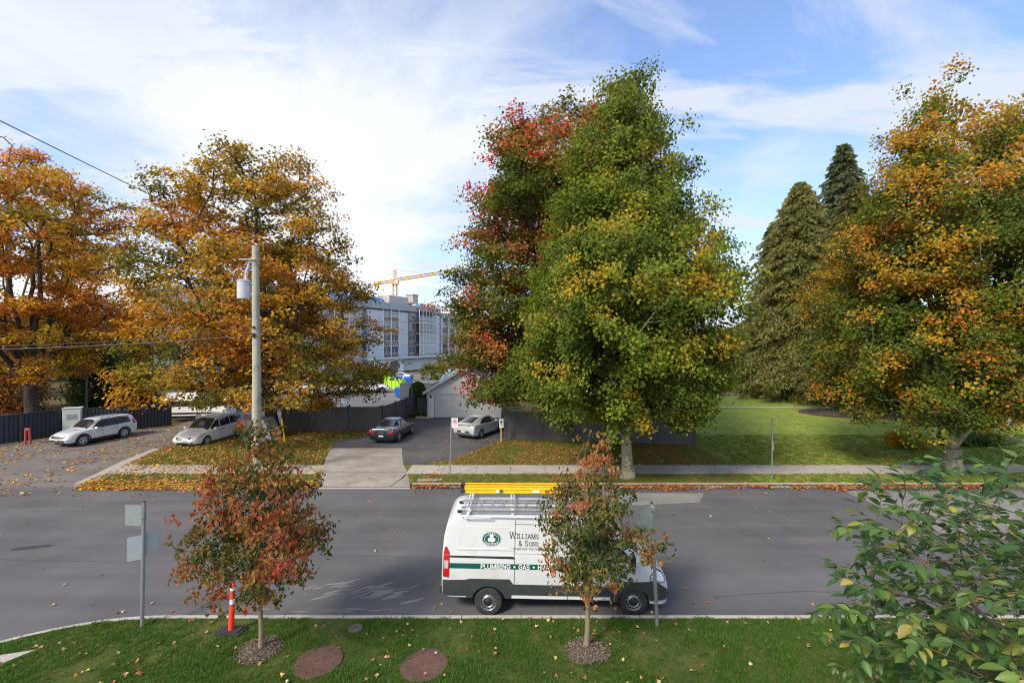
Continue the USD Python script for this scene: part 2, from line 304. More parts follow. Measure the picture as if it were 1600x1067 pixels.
for k in range(16):
    scuff.append(affinity.scale(Point(-8 + 5.2 * rng.random(), 11.85 + .12 * rng.random()).buffer(1, 4), .1 + .25 * rng.random(), .01 + .025 * rng.random()))
setting('scrape_marks', sheet(unary_union(scuff), .004), M['asphalt_pale'], 'pale chalky scrape marks on the asphalt left of the van', 'road marks')
setting('oil_stain', sheet(affinity.rotate(affinity.scale(Point(-16.4, 15.55).buffer(1, 12), .62, .13), 17), .004), pm('oil', (.03, .029, .028), .5, (.06, .058, .055), 4), 'dark patched spot in the asphalt far left', 'road mark')

# near lawn: an uneven turf sheet with grass on it
def near_z(v):
    v = np.asarray(v); q = np.c_[v[:, 0] * .8, v[:, 1] * .8, v[:, 0] * 0]
    return .125 + .05 * meshkit.fbm(q, 3, 4) * np.clip((11.3 - v[:, 1]) / .6, 0, 1)
lawn_in = near_lawn_poly.buffer(-.14)
lawn_near = lawn_in.intersection(sbox(-16, 5.5, 18, 12)); lawn_rest = lawn_in.difference(sbox(-16, 5.5, 18, 12))
setting('lawn', cat_mesh([sheet(lawn_near, near_z, .35), sheet(lawn_rest, .12)]), M['turf'], 'green grass verge below the camera in front of the street', 'lawn', True)
# near kerb, in cast lengths
near_kerb = tag(UsdGeom.Xform.Define(stage, numbered('/World', 'kerb')).GetPrim(), 'pale concrete kerb along the near side of the street curving round the left corner', 'kerb', None, 'structure')
def kerb_run(pts, parent, m, w=.14, z0=-.04, z1=.13, step=1.5, inner=-1):
    ln = LineString(pts); L = ln.length; n = max(1, int(round(L / step)))
    for k in range(n):
        s0, s1 = k * L / n + .006, (k + 1) * L / n - .006
        seg = LineString([ln.interpolate(s) for s in np.linspace(s0, s1, 4)])
        p = seg.buffer(w * inner, single_sided=True, cap_style='flat')
        if p.is_empty: continue
        p = max(getattr(p, 'geoms', [p]), key=lambda g: g.area)
        a, b = prism(p, z0, z1 - .02), prism(p.buffer(-.012), z1 - .02, z1)
        part('kerb_stone', [a, b], m, parent)
kerb_run([(x, y) for x, y in reversed(NK) if y > 2 and x < 30] + [(30, 11.5)], near_kerb, M['kerb'])

# ---- far side
Z1 = .13
DRIVE_L0, DRIVE_R0 = (-9.0, 22.0), (-4.95, 22.0)
drive_poly = Polygon([(-11.9, 30.0), (-12.4, 31.5), (-10.6, 33), (-10.2, 42.6), (2.6, 42.6), (2.2, 37), (-.2, 32.9), (-1.1, 31.0), (-3.4, 26.6), (-6.2, 25.4), (-7.1, 29.4), (-11.6, 29.4)])
apron_poly = Polygon([(-9.2, 21.95), (-4.9, 21.95), (-5.55, 24.0), (-6.05, 25.4), (-7.1, 29.4), (-11.7, 29.4), (-10.6, 25.3), (-10.1, 24.0)])
lane_poly = Polygon([(-40, 21.95), (-20.9, 21.95), (-21.3, 23.5), (-22.6, 29.5), (-23.4, 46), (-30, 46), (-28.0, 37.6), (-30.1, 35.6), (-33.0, 33.4), (-34.4, 30.6), (-36.5, 27.5), (-40, 27)])
setting('side_lane', sheet(lane_poly, .003), M['asphalt_lane'], 'leaf strewn asphalt lane leading back on the left past the parked cars', 'lane')
walk_y = (23.75, 25.35)
far_all = Polygon([(-20.9, 21.95), (140, 21.95), (140, 46), (-23.0, 46), (-22.6, 29.5), (-21.3, 23.5)])
lot_poly = Polygon([(-29.5, 46.02), (-23.2, 46.02), (-22.5, 37), (-10.2, 36.9), (-10.2, 55), (-6, 60), (20, 100), (-60, 100)])
verge = far_all.difference(unary_union([drive_poly.buffer(.01), apron_poly.buffer(.01), lot_poly]))
verge_left = verge.intersection(sbox(-60, 20, 12.2, 60)); park = verge.intersection(sbox(12.2, 20, 140, 60)).union(sbox(12.2, 46, 140, 130)).union(sbox(3, 46.0, 12.2, 60))
def far_z(v): return Z1 + .05 * meshkit.fbm(np.c_[v[:, 0] * .5, v[:, 1] * .5, v[:, 0] * 0], 2, 2) * np.clip((v[:, 1] - 25.5) / 2, 0, 1)
setting('verge', sheet(verge_left, far_z, 1.2), M['turf_far'], 'thin leaf strewn grass along the far sidewalk and in front of the fences', 'grass verge', True)
park_z = lambda v: Z1 + .05 * meshkit.fbm(np.c_[v[:, 0] * .5, v[:, 1] * .5, v[:, 0] * 0], 2, 2) * np.clip((v[:, 1] - 25.5) / 2, 0, 1)
setting('park_lawn', sheet(park, park_z, 2.5), M['turf_park'], 'bright green park lawn at the right under the conifers', 'lawn', True)
setting('car_park', sheet(lot_poly, .09), M['lotground'], 'grey car park in front of the apartment block', 'car park')
setting('driveway', sheet(drive_poly, lambda v: np.where(v[:, 1] > 25, Z1 + .012, Z1 + .012)), M['asphalt_drive'], 'dark asphalt driveway with two parked cars in front of the garage', 'driveway')
apron = tag(UsdGeom.Xform.Define(stage, numbered('/World', 'driveway_apron')).GetPrim(), 'weathered concrete driveway apron crossing the far sidewalk', 'driveway', None, 'structure')
apz = lambda v: np.interp(v[:, 1], [21.9, 22.6, 24, 25.5, 40], [.02, .08, Z1 + .016, Z1 + .018, Z1 + .018])
for poly in ([(-9.2, 21.95), (-5.9, 21.95), (-5.62, 23.0), (-5.5, 24.0), (-10.1, 24.0)], [(-5.88, 21.95), (-4.9, 21.95), (-5.46, 23.9), (-5.55, 23.1)],
             [(-10.13, 24.02), (-5.5, 24.02), (-6.05, 25.4), (-6.55, 27.2), (-11.1, 27.2)], [(-11.1, 27.22), (-6.56, 27.22), (-7.1, 29.4), (-11.7, 29.4)]):
    part('slab', sheet(Polygon(poly).buffer(-.008), apz, .5), M['concrete_old'], apron)
# sidewalk slabs
for x0, x1, lab in ((-20.6, -10.3, 'concrete sidewalk on the far side left of the driveway behind the yellow kerb'), (-5.55, 60, 'concrete sidewalk on the far side running right past the big green tree')):
    sw = tag(UsdGeom.Xform.Define(stage, numbered('/World', 'sidewalk')).GetPrim(), lab, 'sidewalk', None, 'structure')
    x = x0
    while x < x1:
        xe = min(x + 1.83, x1); dz = .006 * rng.random()
        b = prism(sbox(x + .008, walk_y[0], xe - .008, walk_y[1]).buffer(-.01).buffer(.01), .02, Z1 + .02 + dz)
        part('slab', b, M['concrete'], sw); x = xe
wl = tag(UsdGeom.Xform.Define(stage, numbered('/World', 'sidewalk')).GetPrim(), 'concrete strip sloping from the sidewalk to the lane at the far left', 'sidewalk', None, 'structure')
for poly in ([(-20.62, 23.75), (-20.62, 25.35), (-22.4, 25.9), (-21.6, 23.4)], [(-21.6, 23.38), (-20.75, 23.6), (-20.6, 22.3), (-21.25, 22.05)], [(-21.75, 25.72), (-22.42, 25.92), (-23.1, 29.3), (-22.62, 29.3)]):
    part('slab', prism(Polygon(poly).buffer(-.01), .0, Z1 + .015), M['concrete'], wl)
# far kerbs
k1 = tag(UsdGeom.Xform.Define(stage, numbered('/World', 'kerb')).GetPrim(), 'yellow painted kerb on the far side left of the driveway', 'kerb', None, 'structure')
kerb_run([(-20.9, 22.02), (-9.35, 22.02)], k1, M['kerb_yellow'], .16, z1=.15, inner=1)
k2 = tag(UsdGeom.Xform.Define(stage, numbered('/World', 'kerb')).GetPrim(), 'grey concrete kerb on the far side right of the driveway with leaves in its gutter', 'kerb', None, 'structure')
kerb_run([(-4.85, 22.02), (50, 22.02)], k2, M['kerb'], .16, z1=.15, inner=1)
setting('apron_lip', sheet(sbox(-9.3, 21.72, -4.9, 21.94), .006), M['kerb'], 'low concrete lip where the apron meets the street', 'kerb')
setting('drain_cover', prism(sbox(-4.7, 22.5, -3.5, 22.85), .1, Z1 + .03), M['concrete'], 'pale concrete drain lid in the grass beside the driveway apron', 'drain cover')
# park paths
pth = LineString([(47, 66), (40.5, 58), (36.6, 49), (36.4, 43.5), (40, 40.5), (47, 38.5)]).buffer(1.1)
setting('park_path', sheet(pth, Z1 + .06), M['asphalt_pale'], 'grey paved path curving behind the red cedar trunk', 'path')
setting('park_footpath', sheet(LineString([(12, 50), (19, 47.6), (30, 47.2), (36, 47)]).buffer(.35), Z1 + .055), M['concrete'], 'narrow pale footpath across the park lawn', 'path')
setting('park_path', sheet(LineString([(31.5, 34.5), (36, 31.6), (46, 27.5)]).buffer(.7), Z1 + .06), M['asphalt_pale'], 'paved path at the right edge behind the flower bed', 'path')
setting('park_street', sheet(Polygon([(44, 36), (52, 34), (60, 46), (52, 50)]), Z1 + .065), M['asphalt_pale'], 'pale street surface seen at the right edge of the park', 'street')
setting('leaf_bed', sheet(affinity.scale(Point(32.5, 43.5).buffer(1, 20), 4.8, 3.2), Z1 + .058), M['earth'], 'brown needle covered ground around the red cedar trunk', 'ground')
# ------------------------------------------------------------------ trees
def unit(v): return v / (np.linalg.norm(v, axis=-1, keepdims=True) + 1e-12)

def skeleton(rng, trunk, limbs, targets, step=.7, wig=.10):
    """nodes and parents: trunk and limbs are polylines (limbs start at a node of the trunk), every target is joined to the nearest twig"""
    P, par, root = [], [], []
    def add(p, q):
        P.append(np.asarray(p, float)); par.append(q); root.append(0 if q < 0 else root[q] + np.linalg.norm(P[-1] - P[q])); return len(P) - 1
    last = -1
    for p in trunk: last = add(p, last)
    for start, line in limbs:
        last = start
        for p in line: last = add(p, last)
    T = np.asarray(targets); base = np.asarray(P); d0, _ = cKDTree(base).query(T); order = np.argsort(d0)
    arr = np.zeros((len(P) + len(T) * 14, 3)); arr[:len(P)] = base; rt = np.zeros(len(arr)); rt[:len(P)] = root; n = len(P); tips = np.zeros(len(T), int)
    for i in order:
        t = T[i]; d = np.linalg.norm(arr[:n] - t, axis=1)
        up = np.maximum(0, arr[:n, 2] - t[2])
        c = d + .14 * rt[:n] + .7 * up; j = int(np.argmin(c)); k = int(max(1, min(12, round(d[j] / step)))); last = j; a = arr[j]
        mid = (a + t) / 2 + rng.normal(0, wig, 3) * d[j] + np.array([0, 0, .08 * d[j]])
        for s in np.linspace(0, 1, k + 1)[1:]:
            p = (1 - s) ** 2 * a + 2 * s * (1 - s) * mid + s * s * t
            par.append(last); arr[n] = p; rt[n] = rt[last] + np.linalg.norm(p - arr[last]); last = n; n += 1
        tips[i] = last
    return arr[:n], np.array(par), tips

def branch_mesh(P, par, tips, r_tip, r_max, sides=5, power=2.3, skip=0):
    w = np.zeros(len(P)); w[tips] += 1
    for i in range(len(P) - 1, 0, -1): w[par[i]] += w[i]
    w = np.maximum(w, .5); r = r_tip * w ** (1 / power); r = r * min(1, r_max / r.max()) if r.max() > r_max else r
    i = np.arange(1 + skip, len(P)); i = i[par[i] >= 0]; a, b = P[par[i]], P[i]; ra, rb = np.minimum(r[par[i]], r[i] * 1.35), r[i]
    t = unit(b - a); ref = np.where(np.abs(t[:, 2:]) < .9, [0, 0, 1.0], [1.0, 0, 0]); u = unit(np.cross(t, ref)); w_ = np.cross(t, u)
    ang = np.arange(sides) * 2 * np.pi / sides; cs = np.cos(ang)[None, :, None]; sn = np.sin(ang)[None, :, None]
    A = a[:, None] - t[:, None] * ra[:, None, None] * .3 + ra[:, None, None] * (cs * u[:, None] + sn * w_[:, None]); B = b[:, None] + rb[:, None, None] * (cs * u[:, None] + sn * w_[:, None])
    V = np.concatenate([A, B], 1).reshape(-1, 3); k = np.arange(sides); k2 = (k + 1) % sides
    f = np.vstack([np.stack([k, k + sides, k2 + sides], 1), np.stack([k, k2 + sides, k2], 1)])
    F = (f[None] + (np.arange(len(i)) * 2 * sides)[:, None, None]).reshape(-1, 3)
    return tm(V, F)

LOBES = np.array([(0, 0), (-.30, .10), (-.5, .42), (-.2, .5), (0, 1.0), (.2, .5), (.5, .42), (.30, .10)])   # a lobed leaf seen flat, stalk at the origin
def leaves(rng, C, N, size, fold=.25, aspect=.85, shape='kite', down=0.0, hang=None):
    """C centres, N normals: flat folded leaves. returns vertices, faces, leaf count per vertex"""
    n = len(C); s = size * rng.uniform(.7, 1.3, n)
    d = unit(rng.normal(size=(n, 3)) + np.array([0, 0, -down])) if hang is None else unit(hang + .35 * rng.normal(size=(n, 3)))
    d = unit(d - N * (d * N).sum(1, keepdims=True)); e = np.cross(N, d)
    if shape == 'kite':
        L = np.array([(0, -.5, 0), (.5 * aspect, .0, fold), (0, .5, 0), (-.5 * aspect, .0, fold)]); F = np.array([(0, 1, 2), (0, 2, 3)])
    elif shape == 'oval':       # six-sided, folded along the midrib, tip bent down
        L = np.array([(0, -.5, 0), (.36 * aspect, -.2, fold * .8), (.40 * aspect, .12, fold * .7), (0, .55, -.16), (-.40 * aspect, .12, fold * .7), (-.36 * aspect, -.2, fold * .8), (0, .0, .03)])
        F = np.array([(0, 1, 6), (1, 2, 6), (2, 3, 6), (6, 3, 4), (6, 4, 5), (6, 5, 0)])
    else:                        # lobed
        L = np.c_[LOBES[:, 0], LOBES[:, 1] - .45, np.abs(LOBES[:, 0]) * fold]; F = np.array([(0, 2, 1), (0, 3, 2), (0, 4, 3), (0, 5, 4), (0, 6, 5), (0, 7, 6)])
    V = C[:, None] + s[:, None, None] * (L[None, :, 0:1] * e[:, None] + L[None, :, 1:2] * d[:, None] + L[None, :, 2:3] * N[:, None])
    k = len(L); FF = (F[None] + (np.arange(n) * k)[:, None, None]).reshape(-1, 3)
    return V.reshape(-1, 3), FF, k

def crown_targets(rng, n, base, prof, zlo, zhi, shell=.55, rough=.28, rs=1.3, lean=(0, 0), flat=1.0, seed=0, sub=7, sup=(.62, .62, .30), gap=1.15):
    """clump centres in a crown whose radius at the height fraction h is prof(h): boughs of several clumps each, kept apart so that gaps stay between them"""
    ns = max(8, n // sub); hs = np.linspace(0, 1, 200); w = np.maximum(prof(hs), .02) ** 1.4; cdf = np.cumsum(w) / w.sum(); out = []; tries = 0; g = gap
    H = zhi - zlo
    while len(out) < ns:
        h = np.interp(rng.random(), cdf, hs); a = rng.random() * 2 * math.pi
        q = np.array([math.cos(a) * rs, math.sin(a) * rs, h * rs * 2.2])
        R = prof(h) * (1 - rough + 2 * rough * meshkit.noise(q + 7 * seed, seed)); rr = R * (1 - shell * rng.random() ** 1.5) if rng.random() < .85 else R * math.sqrt(rng.random())
        p = np.array((base[0] + lean[0] * h + math.cos(a) * rr, base[1] + lean[1] * h + math.sin(a) * rr * flat, zlo + h * H)); tries += 1
        if tries % 400 == 0: g *= .93
        if out and (((np.array(out) - p) / np.array([1, 1, .75])) ** 2).sum(1).min() < g * g: continue
        out.append(p)
    S = np.array(out); T = np.repeat(S, sub, 0) + rng.normal(size=(ns * sub, 3)) * np.array(sup)
    c = np.array([base[0], base[1], 0]); o = T - c; o[:, 2] = 0; T[:, 2] -= .10 * np.linalg.norm(T - np.repeat(S, sub, 0), axis=1)
    return T

def leaf_tree(name, label, cat, base, height, zlo, prof, palette, n_clump, per, leaf, seed, trunk_r=.35, crotch=3.0, n_limb=6, limb_len=.55, clump=(.5, .5, .32), bark='bark', spread=.7, lean=(0, 0),
              multi=False, r_tip=.013, shape='kite', droop=.3, tilt=.75, shell=.55, rough=.28, group=None, flat=1.0, aspect=.9, outward=.5, leader=.75, trunk_line=None, mat_='leaf', smallfrac=0.0, floor=None, sup=(.62, .62, .30), gap=1.25, sub=7, scat=.42):
    rng = np.random.default_rng(seed); bx, by, bz = base
    T = crown_targets(rng, n_clump, (bx, by), prof, bz + zlo, bz + height, shell, rough, lean=lean, seed=seed, flat=flat, sup=sup, gap=gap, sub=sub)
    if floor is not None: T = T[[floor(t) for t in T]]
    top = bz + zlo + (height - zlo) * leader
    trunk = [np.array([bx, by, bz - .1])]; nz = 10
    for k in range(1, nz + 1):
        f = k / nz; z = bz + crotch * f; trunk.append(np.array([bx + lean[0] * .15 * f + .03 * crotch * math.sin(3 * f + seed), by + lean[1] * .15 * f, z]))
    if trunk_line is not None: trunk = [np.array(p) for p in trunk_line]; nz = len(trunk) - 1
    limbs = []
    c = trunk[-1]
    if not multi:               # a leader runs on to near the top
        line = [c + (np.array([bx + lean[0] * .7, by + lean[1] * .7, top]) - c) * s + np.array([.25 * math.sin(5 * s + seed), .25 * math.cos(4 * s), 0]) * s for s in np.linspace(.08, 1, 12)]
        limbs.append((nz, line))
    for k in range(n_limb):
        a = 2 * math.pi * (k + .5 * rng.random()) / n_limb + seed; h = .2 + .6 * rng.random() if not multi else .45 + .4 * rng.random()
        R = float(prof(h)) * spread * (.6 + .4 * rng.random()); end = np.array([bx + lean[0] * h + R * math.cos(a), by + lean[1] * h + R * math.sin(a) * flat, bz + zlo + h * (height - zlo)])
        s0 = c if multi else trunk[int(nz * (.75 + .25 * rng.random()))]; st = nz if multi else nz
        mid = (s0 + end) / 2 + np.array([.12 * R * math.cos(a), .12 * R * math.sin(a), -.04 * height])
        limbs.append((st, [(1 - s) ** 2 * c + 2 * s * (1 - s) * mid + s * s * end + rng.normal(0, .08, 3) for s in np.linspace(.08, 1, 11)]))
    P, par, tips = skeleton(rng, trunk, limbs, T)
    t = thing(name, label, cat, (bx, by, bz), 0, group)
    bm = branch_mesh(P, par, tips, r_tip, trunk_r, skip=nz)
    lo = np.array([bx, by, bz]); bm.vertices -= lo
    fl = trunk_flare(trunk[:max(2, nz // 1 + 1)], trunk_r, seed); fl.vertices -= lo
    part('trunk', [fl], M[bark], t, True)
    part('branches', bm, M[bark], t, True)
    # leaves
    nl = rng.poisson(per, len(T)); idx = np.repeat(np.arange(len(T)), nl); n = len(idx)
    off = rng.normal(size=(n, 3)) * np.array(clump); C = T[idx] + off; 
    axis = np.array([bx, by, 0]) + np.c_[lean[0] * (C[:, 2] - bz) / height, lean[1] * (C[:, 2] - bz) / height, np.zeros(n)]; out = (C - axis); out[:, 2] = .0; out = unit(out)
    N = unit(np.array([0, 0, tilt]) + outward * out + scat * rng.normal(size=(n, 3)))
    V, F, k = leaves(rng, C, N, leaf, shape=shape, down=droop, aspect=aspect)
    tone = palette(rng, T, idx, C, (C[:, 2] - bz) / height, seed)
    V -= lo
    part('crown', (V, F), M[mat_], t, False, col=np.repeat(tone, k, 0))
    return t

def trunk_flare(line, r, seed):
    line = np.array(line); n = len(line); s = np.linspace(0, 1, n)
    rad = r * (1.0 + .55 * np.exp(-s * 9)) * (1 - .18 * s)
    m = tube(line, rad, 14, True); v = m.vertices
    dist = meshkit.fbm(np.c_[v[:, 0] * 3, v[:, 1] * 3, v[:, 2] * .8], 3, seed) - .5
    ctr = np.c_[np.interp(v[:, 2], line[:, 2], line[:, 0]), np.interp(v[:, 2], line[:, 2], line[:, 1])]
    v[:, :2] = ctr + (v[:, :2] - ctr) * (1 + .35 * dist)[:, None]; m.vertices = v; return m

def mixpal(cols, patch=.35, jit=.16, top=None, hue=.5, zpow=1.0):
    """clump colours by a smooth patchwork; top = (low weights, high weights) along the height"""
    cols = np.array(cols)
    def f(rng, T, idx, C, h, seed):
        q = meshkit.fbm(T * patch, 3, seed + 3); rank = np.argsort(np.argsort(q)) / len(q); rank = np.clip(rank + rng.normal(0, .17, len(rank)), 0, .999)
        hh = h[np.searchsorted(idx, np.arange(len(T)), 'left').clip(0, len(h) - 1)]
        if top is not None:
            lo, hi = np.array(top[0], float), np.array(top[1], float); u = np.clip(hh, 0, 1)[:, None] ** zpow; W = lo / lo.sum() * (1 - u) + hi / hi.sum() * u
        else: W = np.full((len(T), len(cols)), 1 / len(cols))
        k = (rank[:, None] > np.cumsum(W, 1)).sum(1).clip(0, len(cols) - 1); kl = k[idx]
        sw = rng.random(len(idx)) < .28; kl = np.where(sw, np.clip(kl + rng.integers(-1, 2, len(kl)), 0, len(cols) - 1), kl)
        t = cols[kl] * rng.uniform(1 - jit * 2, 1 + jit * 2, (len(idx), 1)) * rng.uniform(1 - jit * .4, 1 + jit * .4, (len(idx), 3)); return np.clip(t, .004, .9)
    return f

GRN, DGRN, OLV, YEL, ORG, RST, RED, BRN = (.095, .135, .014), (.052, .080, .011), (.185, .165, .018), (.45, .30, .022), (.52, .21, .018), (.37, .135, .022), (.48, .050, .026), (.26, .14, .034)
def prof(pts):
    p = PchipInterpolator(*np.array(pts, float).T); return lambda h: np.maximum(p(h), .02)

def conifer(name, label, base, height, zlo, radius, seed, n_br, tone, dens=1.0, droop=.35, spray=.5, bark='bark_red', trunk_r=.5, power=.85, group=None, sparse=0.0, curl=.5):
    rng = np.random.default_rng(seed); bx, by, bz = base; t = thing(name, label, 'tree', base, 0, group)
    tr = [np.array([.1 * math.sin(z * .3 + seed), .1 * math.cos(z * .27), z]) for z in np.linspace(-.1, height, 16)]
    m = tube(tr, trunk_r * (1.03 - np.linspace(0, 1, 16)) * (1 + .6 * np.exp(-np.linspace(0, 1, 16) * 18)), 14); part('trunk', m, M[bark], t, True)
    C, D, S, ln = [], [], [], []
    for k in range(n_br):
        f = (k + rng.random()) / n_br; f = 1 - (1 - f) ** 1.05; z = zlo + (height - zlo) * f; a = k * 2.39996 + rng.normal(0, .3)
        L = radius * ((1 - f) ** power) * (.66 + .42 * rng.random()) * (.70 + .62 * meshkit.noise(np.array([1.6 * math.cos(a), 1.6 * math.sin(a), z * .22 + seed]), seed)) * (1 - .35 * max(0, .18 - f) / .18) + .25
        if rng.random() < sparse: L *= .5
        m_ = max(4, int(L / .38)); s = np.linspace(0, 1, m_ + 1)[1:]
        x = L * s; dz = .22 * x - droop * x * s * 1.6 + curl * .12 * L * s ** 4
        p = np.c_[x * math.cos(a), x * math.sin(a), z + dz]; p[:, :2] += tr[0][:2]
        ln.append((np.array([[0, 0, z]]), p, .02 + .010 * L))
        side = np.array([-math.sin(a), math.cos(a), 0]); dirn = np.array([math.cos(a), math.sin(a), -.15])
        ns = int(dens * 7)
        for q, ss in zip(p, s):
            w = .16 * L * (1.15 - ss) + .12
            for _ in range(ns):
                u = rng.normal() * w; C.append(q + side * u + np.array([0, 0, -abs(u) * .35 - .12 * rng.random()]) + rng.normal(0, .07, 3)); D.append(dirn + side * np.sign(u) * .7 + np.array([0, 0, -.75 * rng.random() - droop]) ); S.append(spray * (.6 + .6 * rng.random()))
    C, D, S = np.array(C), unit(np.array(D) + .6 * rng.normal(size=(len(D), 3))), np.array(S)
    N = unit(np.cross(D, rng.normal(size=D.shape))) ; N[:, 2] = np.abs(N[:, 2]); E = unit(np.cross(N, D))
    L = np.array([(-.12, 0, 0), (.12, 0, 0), (.20, .45, -.04), (.05, 1, -.16), (-.05, 1, -.16), (-.20, .45, -.04)]); F = np.array([(0, 1, 2), (0, 2, 5), (5, 2, 3), (5, 3, 4)])
    V = C[:, None] + S[:, None, None] * (L[None, :, 0:1] * E[:, None] + L[None, :, 1:2] * D[:, None] + L[None, :, 2:3] * np.array([0, 0, 1.0]))
    FF = (F[None] + (np.arange(len(C)) * 6)[:, None, None]).reshape(-1, 3)
    q = meshkit.fbm(C * .5, 3, seed)[:, None]; tones = np.array(tone); col = (tones[0] * (1 - q) + tones[1] * q) * rng.uniform(.7, 1.35, (len(C), 1)); br = rng.random(len(C)) < .035; col[br] = tones[2] if len(tones) > 2 else col[br]
    bl = [tube(np.vstack([o, p[::max(1, len(p) // 4)], p[-1:]]), np.linspace(r, .012, len(p[::max(1, len(p) // 4)]) + 2), 4, False) for o, p, r in ln]
    part('branches', bl, M[bark], t, True); part('crown', (V.reshape(-1, 3), FF), M['needle'], t, False, col=np.repeat(col, 6, 0)); return t

def bush(name, label, cat, base, size, seed, palette, n_clump=60, per=60, leaf=.12, boxy=False, bark='bark_dark', clump=.16, group=None, tilt=.4, rotz=0.0, shape='kite'):
    rng = np.random.default_rng(seed); sx, sy, sz = np.array(size) / np.array([2, 2, 1]); T = []
    while len(T) < n_clump:
        p = rng.uniform(-1, 1, 3); p[2] = (p[2] + 1) / 2
        if boxy: q = np.argmax([abs(p[0]), abs(p[1]), p[2]]); p[q] = np.sign(p[q]) * (1 - .12 * rng.random()) if q < 2 else 1 - .1 * rng.random()
        else:
            r = np.linalg.norm([p[0], p[1], 1.15 * (p[2] - .35) / .75])
            if r > 1 or r < .45: continue
        T.append(p * np.array([sx, sy, sz]))
    T = np.array(T); T[:, 2] = np.maximum(T[:, 2], .06); t = thing(name, label, cat, base, rotz, group)
    stems = [tube([(0, 0, -.05) if not boxy else (T[i][0], 0, -.05), T[i] * np.array([.5, .5, .5]), T[i]], [.03, .02, .008], 4, False) for i in range(0, len(T), max(1, len(T) // 24))]
    part('stems', stems, M[bark], t, True)
    idx = np.repeat(np.arange(len(T)), per); n = len(idx); C = T[idx] + rng.normal(size=(n, 3)) * clump; C[:, 2] = np.maximum(C[:, 2], .03)
    N = unit(np.array([0, 0, tilt]) + unit(C * np.array([1 / sx, 1 / sy, .6 / sz])) * .6 + .5 * rng.normal(size=(n, 3))); V, F, k = leaves(rng, C, N, leaf, shape=shape)
    part('foliage', (V, F), M['leaf'], t, False, col=np.repeat(palette(rng, T, idx, C, C[:, 2] / sz, seed), k, 0)); return t

GB = 0.13
# the far-left orange maple behind the dark fence
leaf_tree('maple_tree', 'large bright orange maple behind the dark fence at the left edge', 'tree', (-40.6, 38.5, .1), 22.6, 4.2, prof([(0, 4.8), (.2, 6.9), (.45, 7.5), (.7, 6.8), (.88, 4.5), (1, 1.4)]),
          mixpal([OLV, (.30, .165, .045), YEL, (.60, .32, .03), (.60, .26, .03), (.56, .21, .03), RST], .3, top=([3, 2, 4, 3, 2, 1, 1], [.3, 1, 2, 3, 4, 4, 3])), 1600, 40, .20, 21, .5, 3.2, 9, bark='bark_dark', multi=True, clump=(.36, .36, .20), r_tip=.022, spread=.9, shell=.75, rough=.40, gap=1.3)
# the orange-brown maple in front of the grey fence
leaf_tree('maple_tree', 'broad rusty orange maple behind the utility pole and in front of the grey fence', 'tree', (-17.4, 33.2, GB), 20.9, 2.4, prof([(0, 5.0), (.08, 7.5), (.25, 7.8), (.45, 7.5), (.68, 6.5), (.86, 4.6), (1, 1.8)]),
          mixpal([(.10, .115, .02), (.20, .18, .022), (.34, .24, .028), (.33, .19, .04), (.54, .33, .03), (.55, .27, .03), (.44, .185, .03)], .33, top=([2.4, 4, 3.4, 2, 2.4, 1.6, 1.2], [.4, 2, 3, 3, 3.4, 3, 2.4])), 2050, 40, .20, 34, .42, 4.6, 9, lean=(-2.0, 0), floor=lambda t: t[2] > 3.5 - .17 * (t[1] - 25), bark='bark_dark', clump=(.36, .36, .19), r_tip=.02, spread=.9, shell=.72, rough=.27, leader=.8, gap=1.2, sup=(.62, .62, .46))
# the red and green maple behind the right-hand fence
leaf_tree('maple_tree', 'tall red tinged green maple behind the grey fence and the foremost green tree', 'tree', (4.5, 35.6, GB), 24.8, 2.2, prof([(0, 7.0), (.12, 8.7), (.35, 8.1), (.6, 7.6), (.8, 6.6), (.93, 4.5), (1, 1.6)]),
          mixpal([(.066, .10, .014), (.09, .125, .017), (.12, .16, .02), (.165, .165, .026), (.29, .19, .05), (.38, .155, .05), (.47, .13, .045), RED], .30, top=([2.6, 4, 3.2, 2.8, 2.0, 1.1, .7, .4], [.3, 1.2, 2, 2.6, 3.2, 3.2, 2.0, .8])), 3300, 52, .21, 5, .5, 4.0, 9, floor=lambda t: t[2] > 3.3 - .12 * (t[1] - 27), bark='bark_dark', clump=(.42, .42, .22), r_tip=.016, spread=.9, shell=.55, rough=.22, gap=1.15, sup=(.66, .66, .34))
# the green and yellow street tree
leaf_tree('street_tree', 'tall green and yellow street tree forking low between the far kerb and sidewalk', 'tree', (5.85, 23.1, GB), 20.8, 3.5, prof([(0, 3.2), (.08, 4.6), (.2, 5.1), (.36, 4.7), (.5, 4.0), (.66, 2.9), (.82, 1.75), (.94, .95), (1, .3)]),
          mixpal([(.07, .105, .013), (.095, .14, .016), (.135, .19, .02), (.18, .225, .024), (.25, .26, .03), (.33, .29, .03), (.42, .29, .03)], .75, top=([3, 4, 3.4, 2.8, 1.6, .5, .2], [.6, 2.4, 3.6, 4.2, 3.4, 1.2, .4])), 2700, 54, .15, 8, .30, 1.75, 10, bark='bark_pale', clump=(.26, .26, .22), r_tip=.008, spread=.75, shell=.55, rough=.42, tilt=.35, outward=.7, gap=.92, sup=(.36, .36, .42))
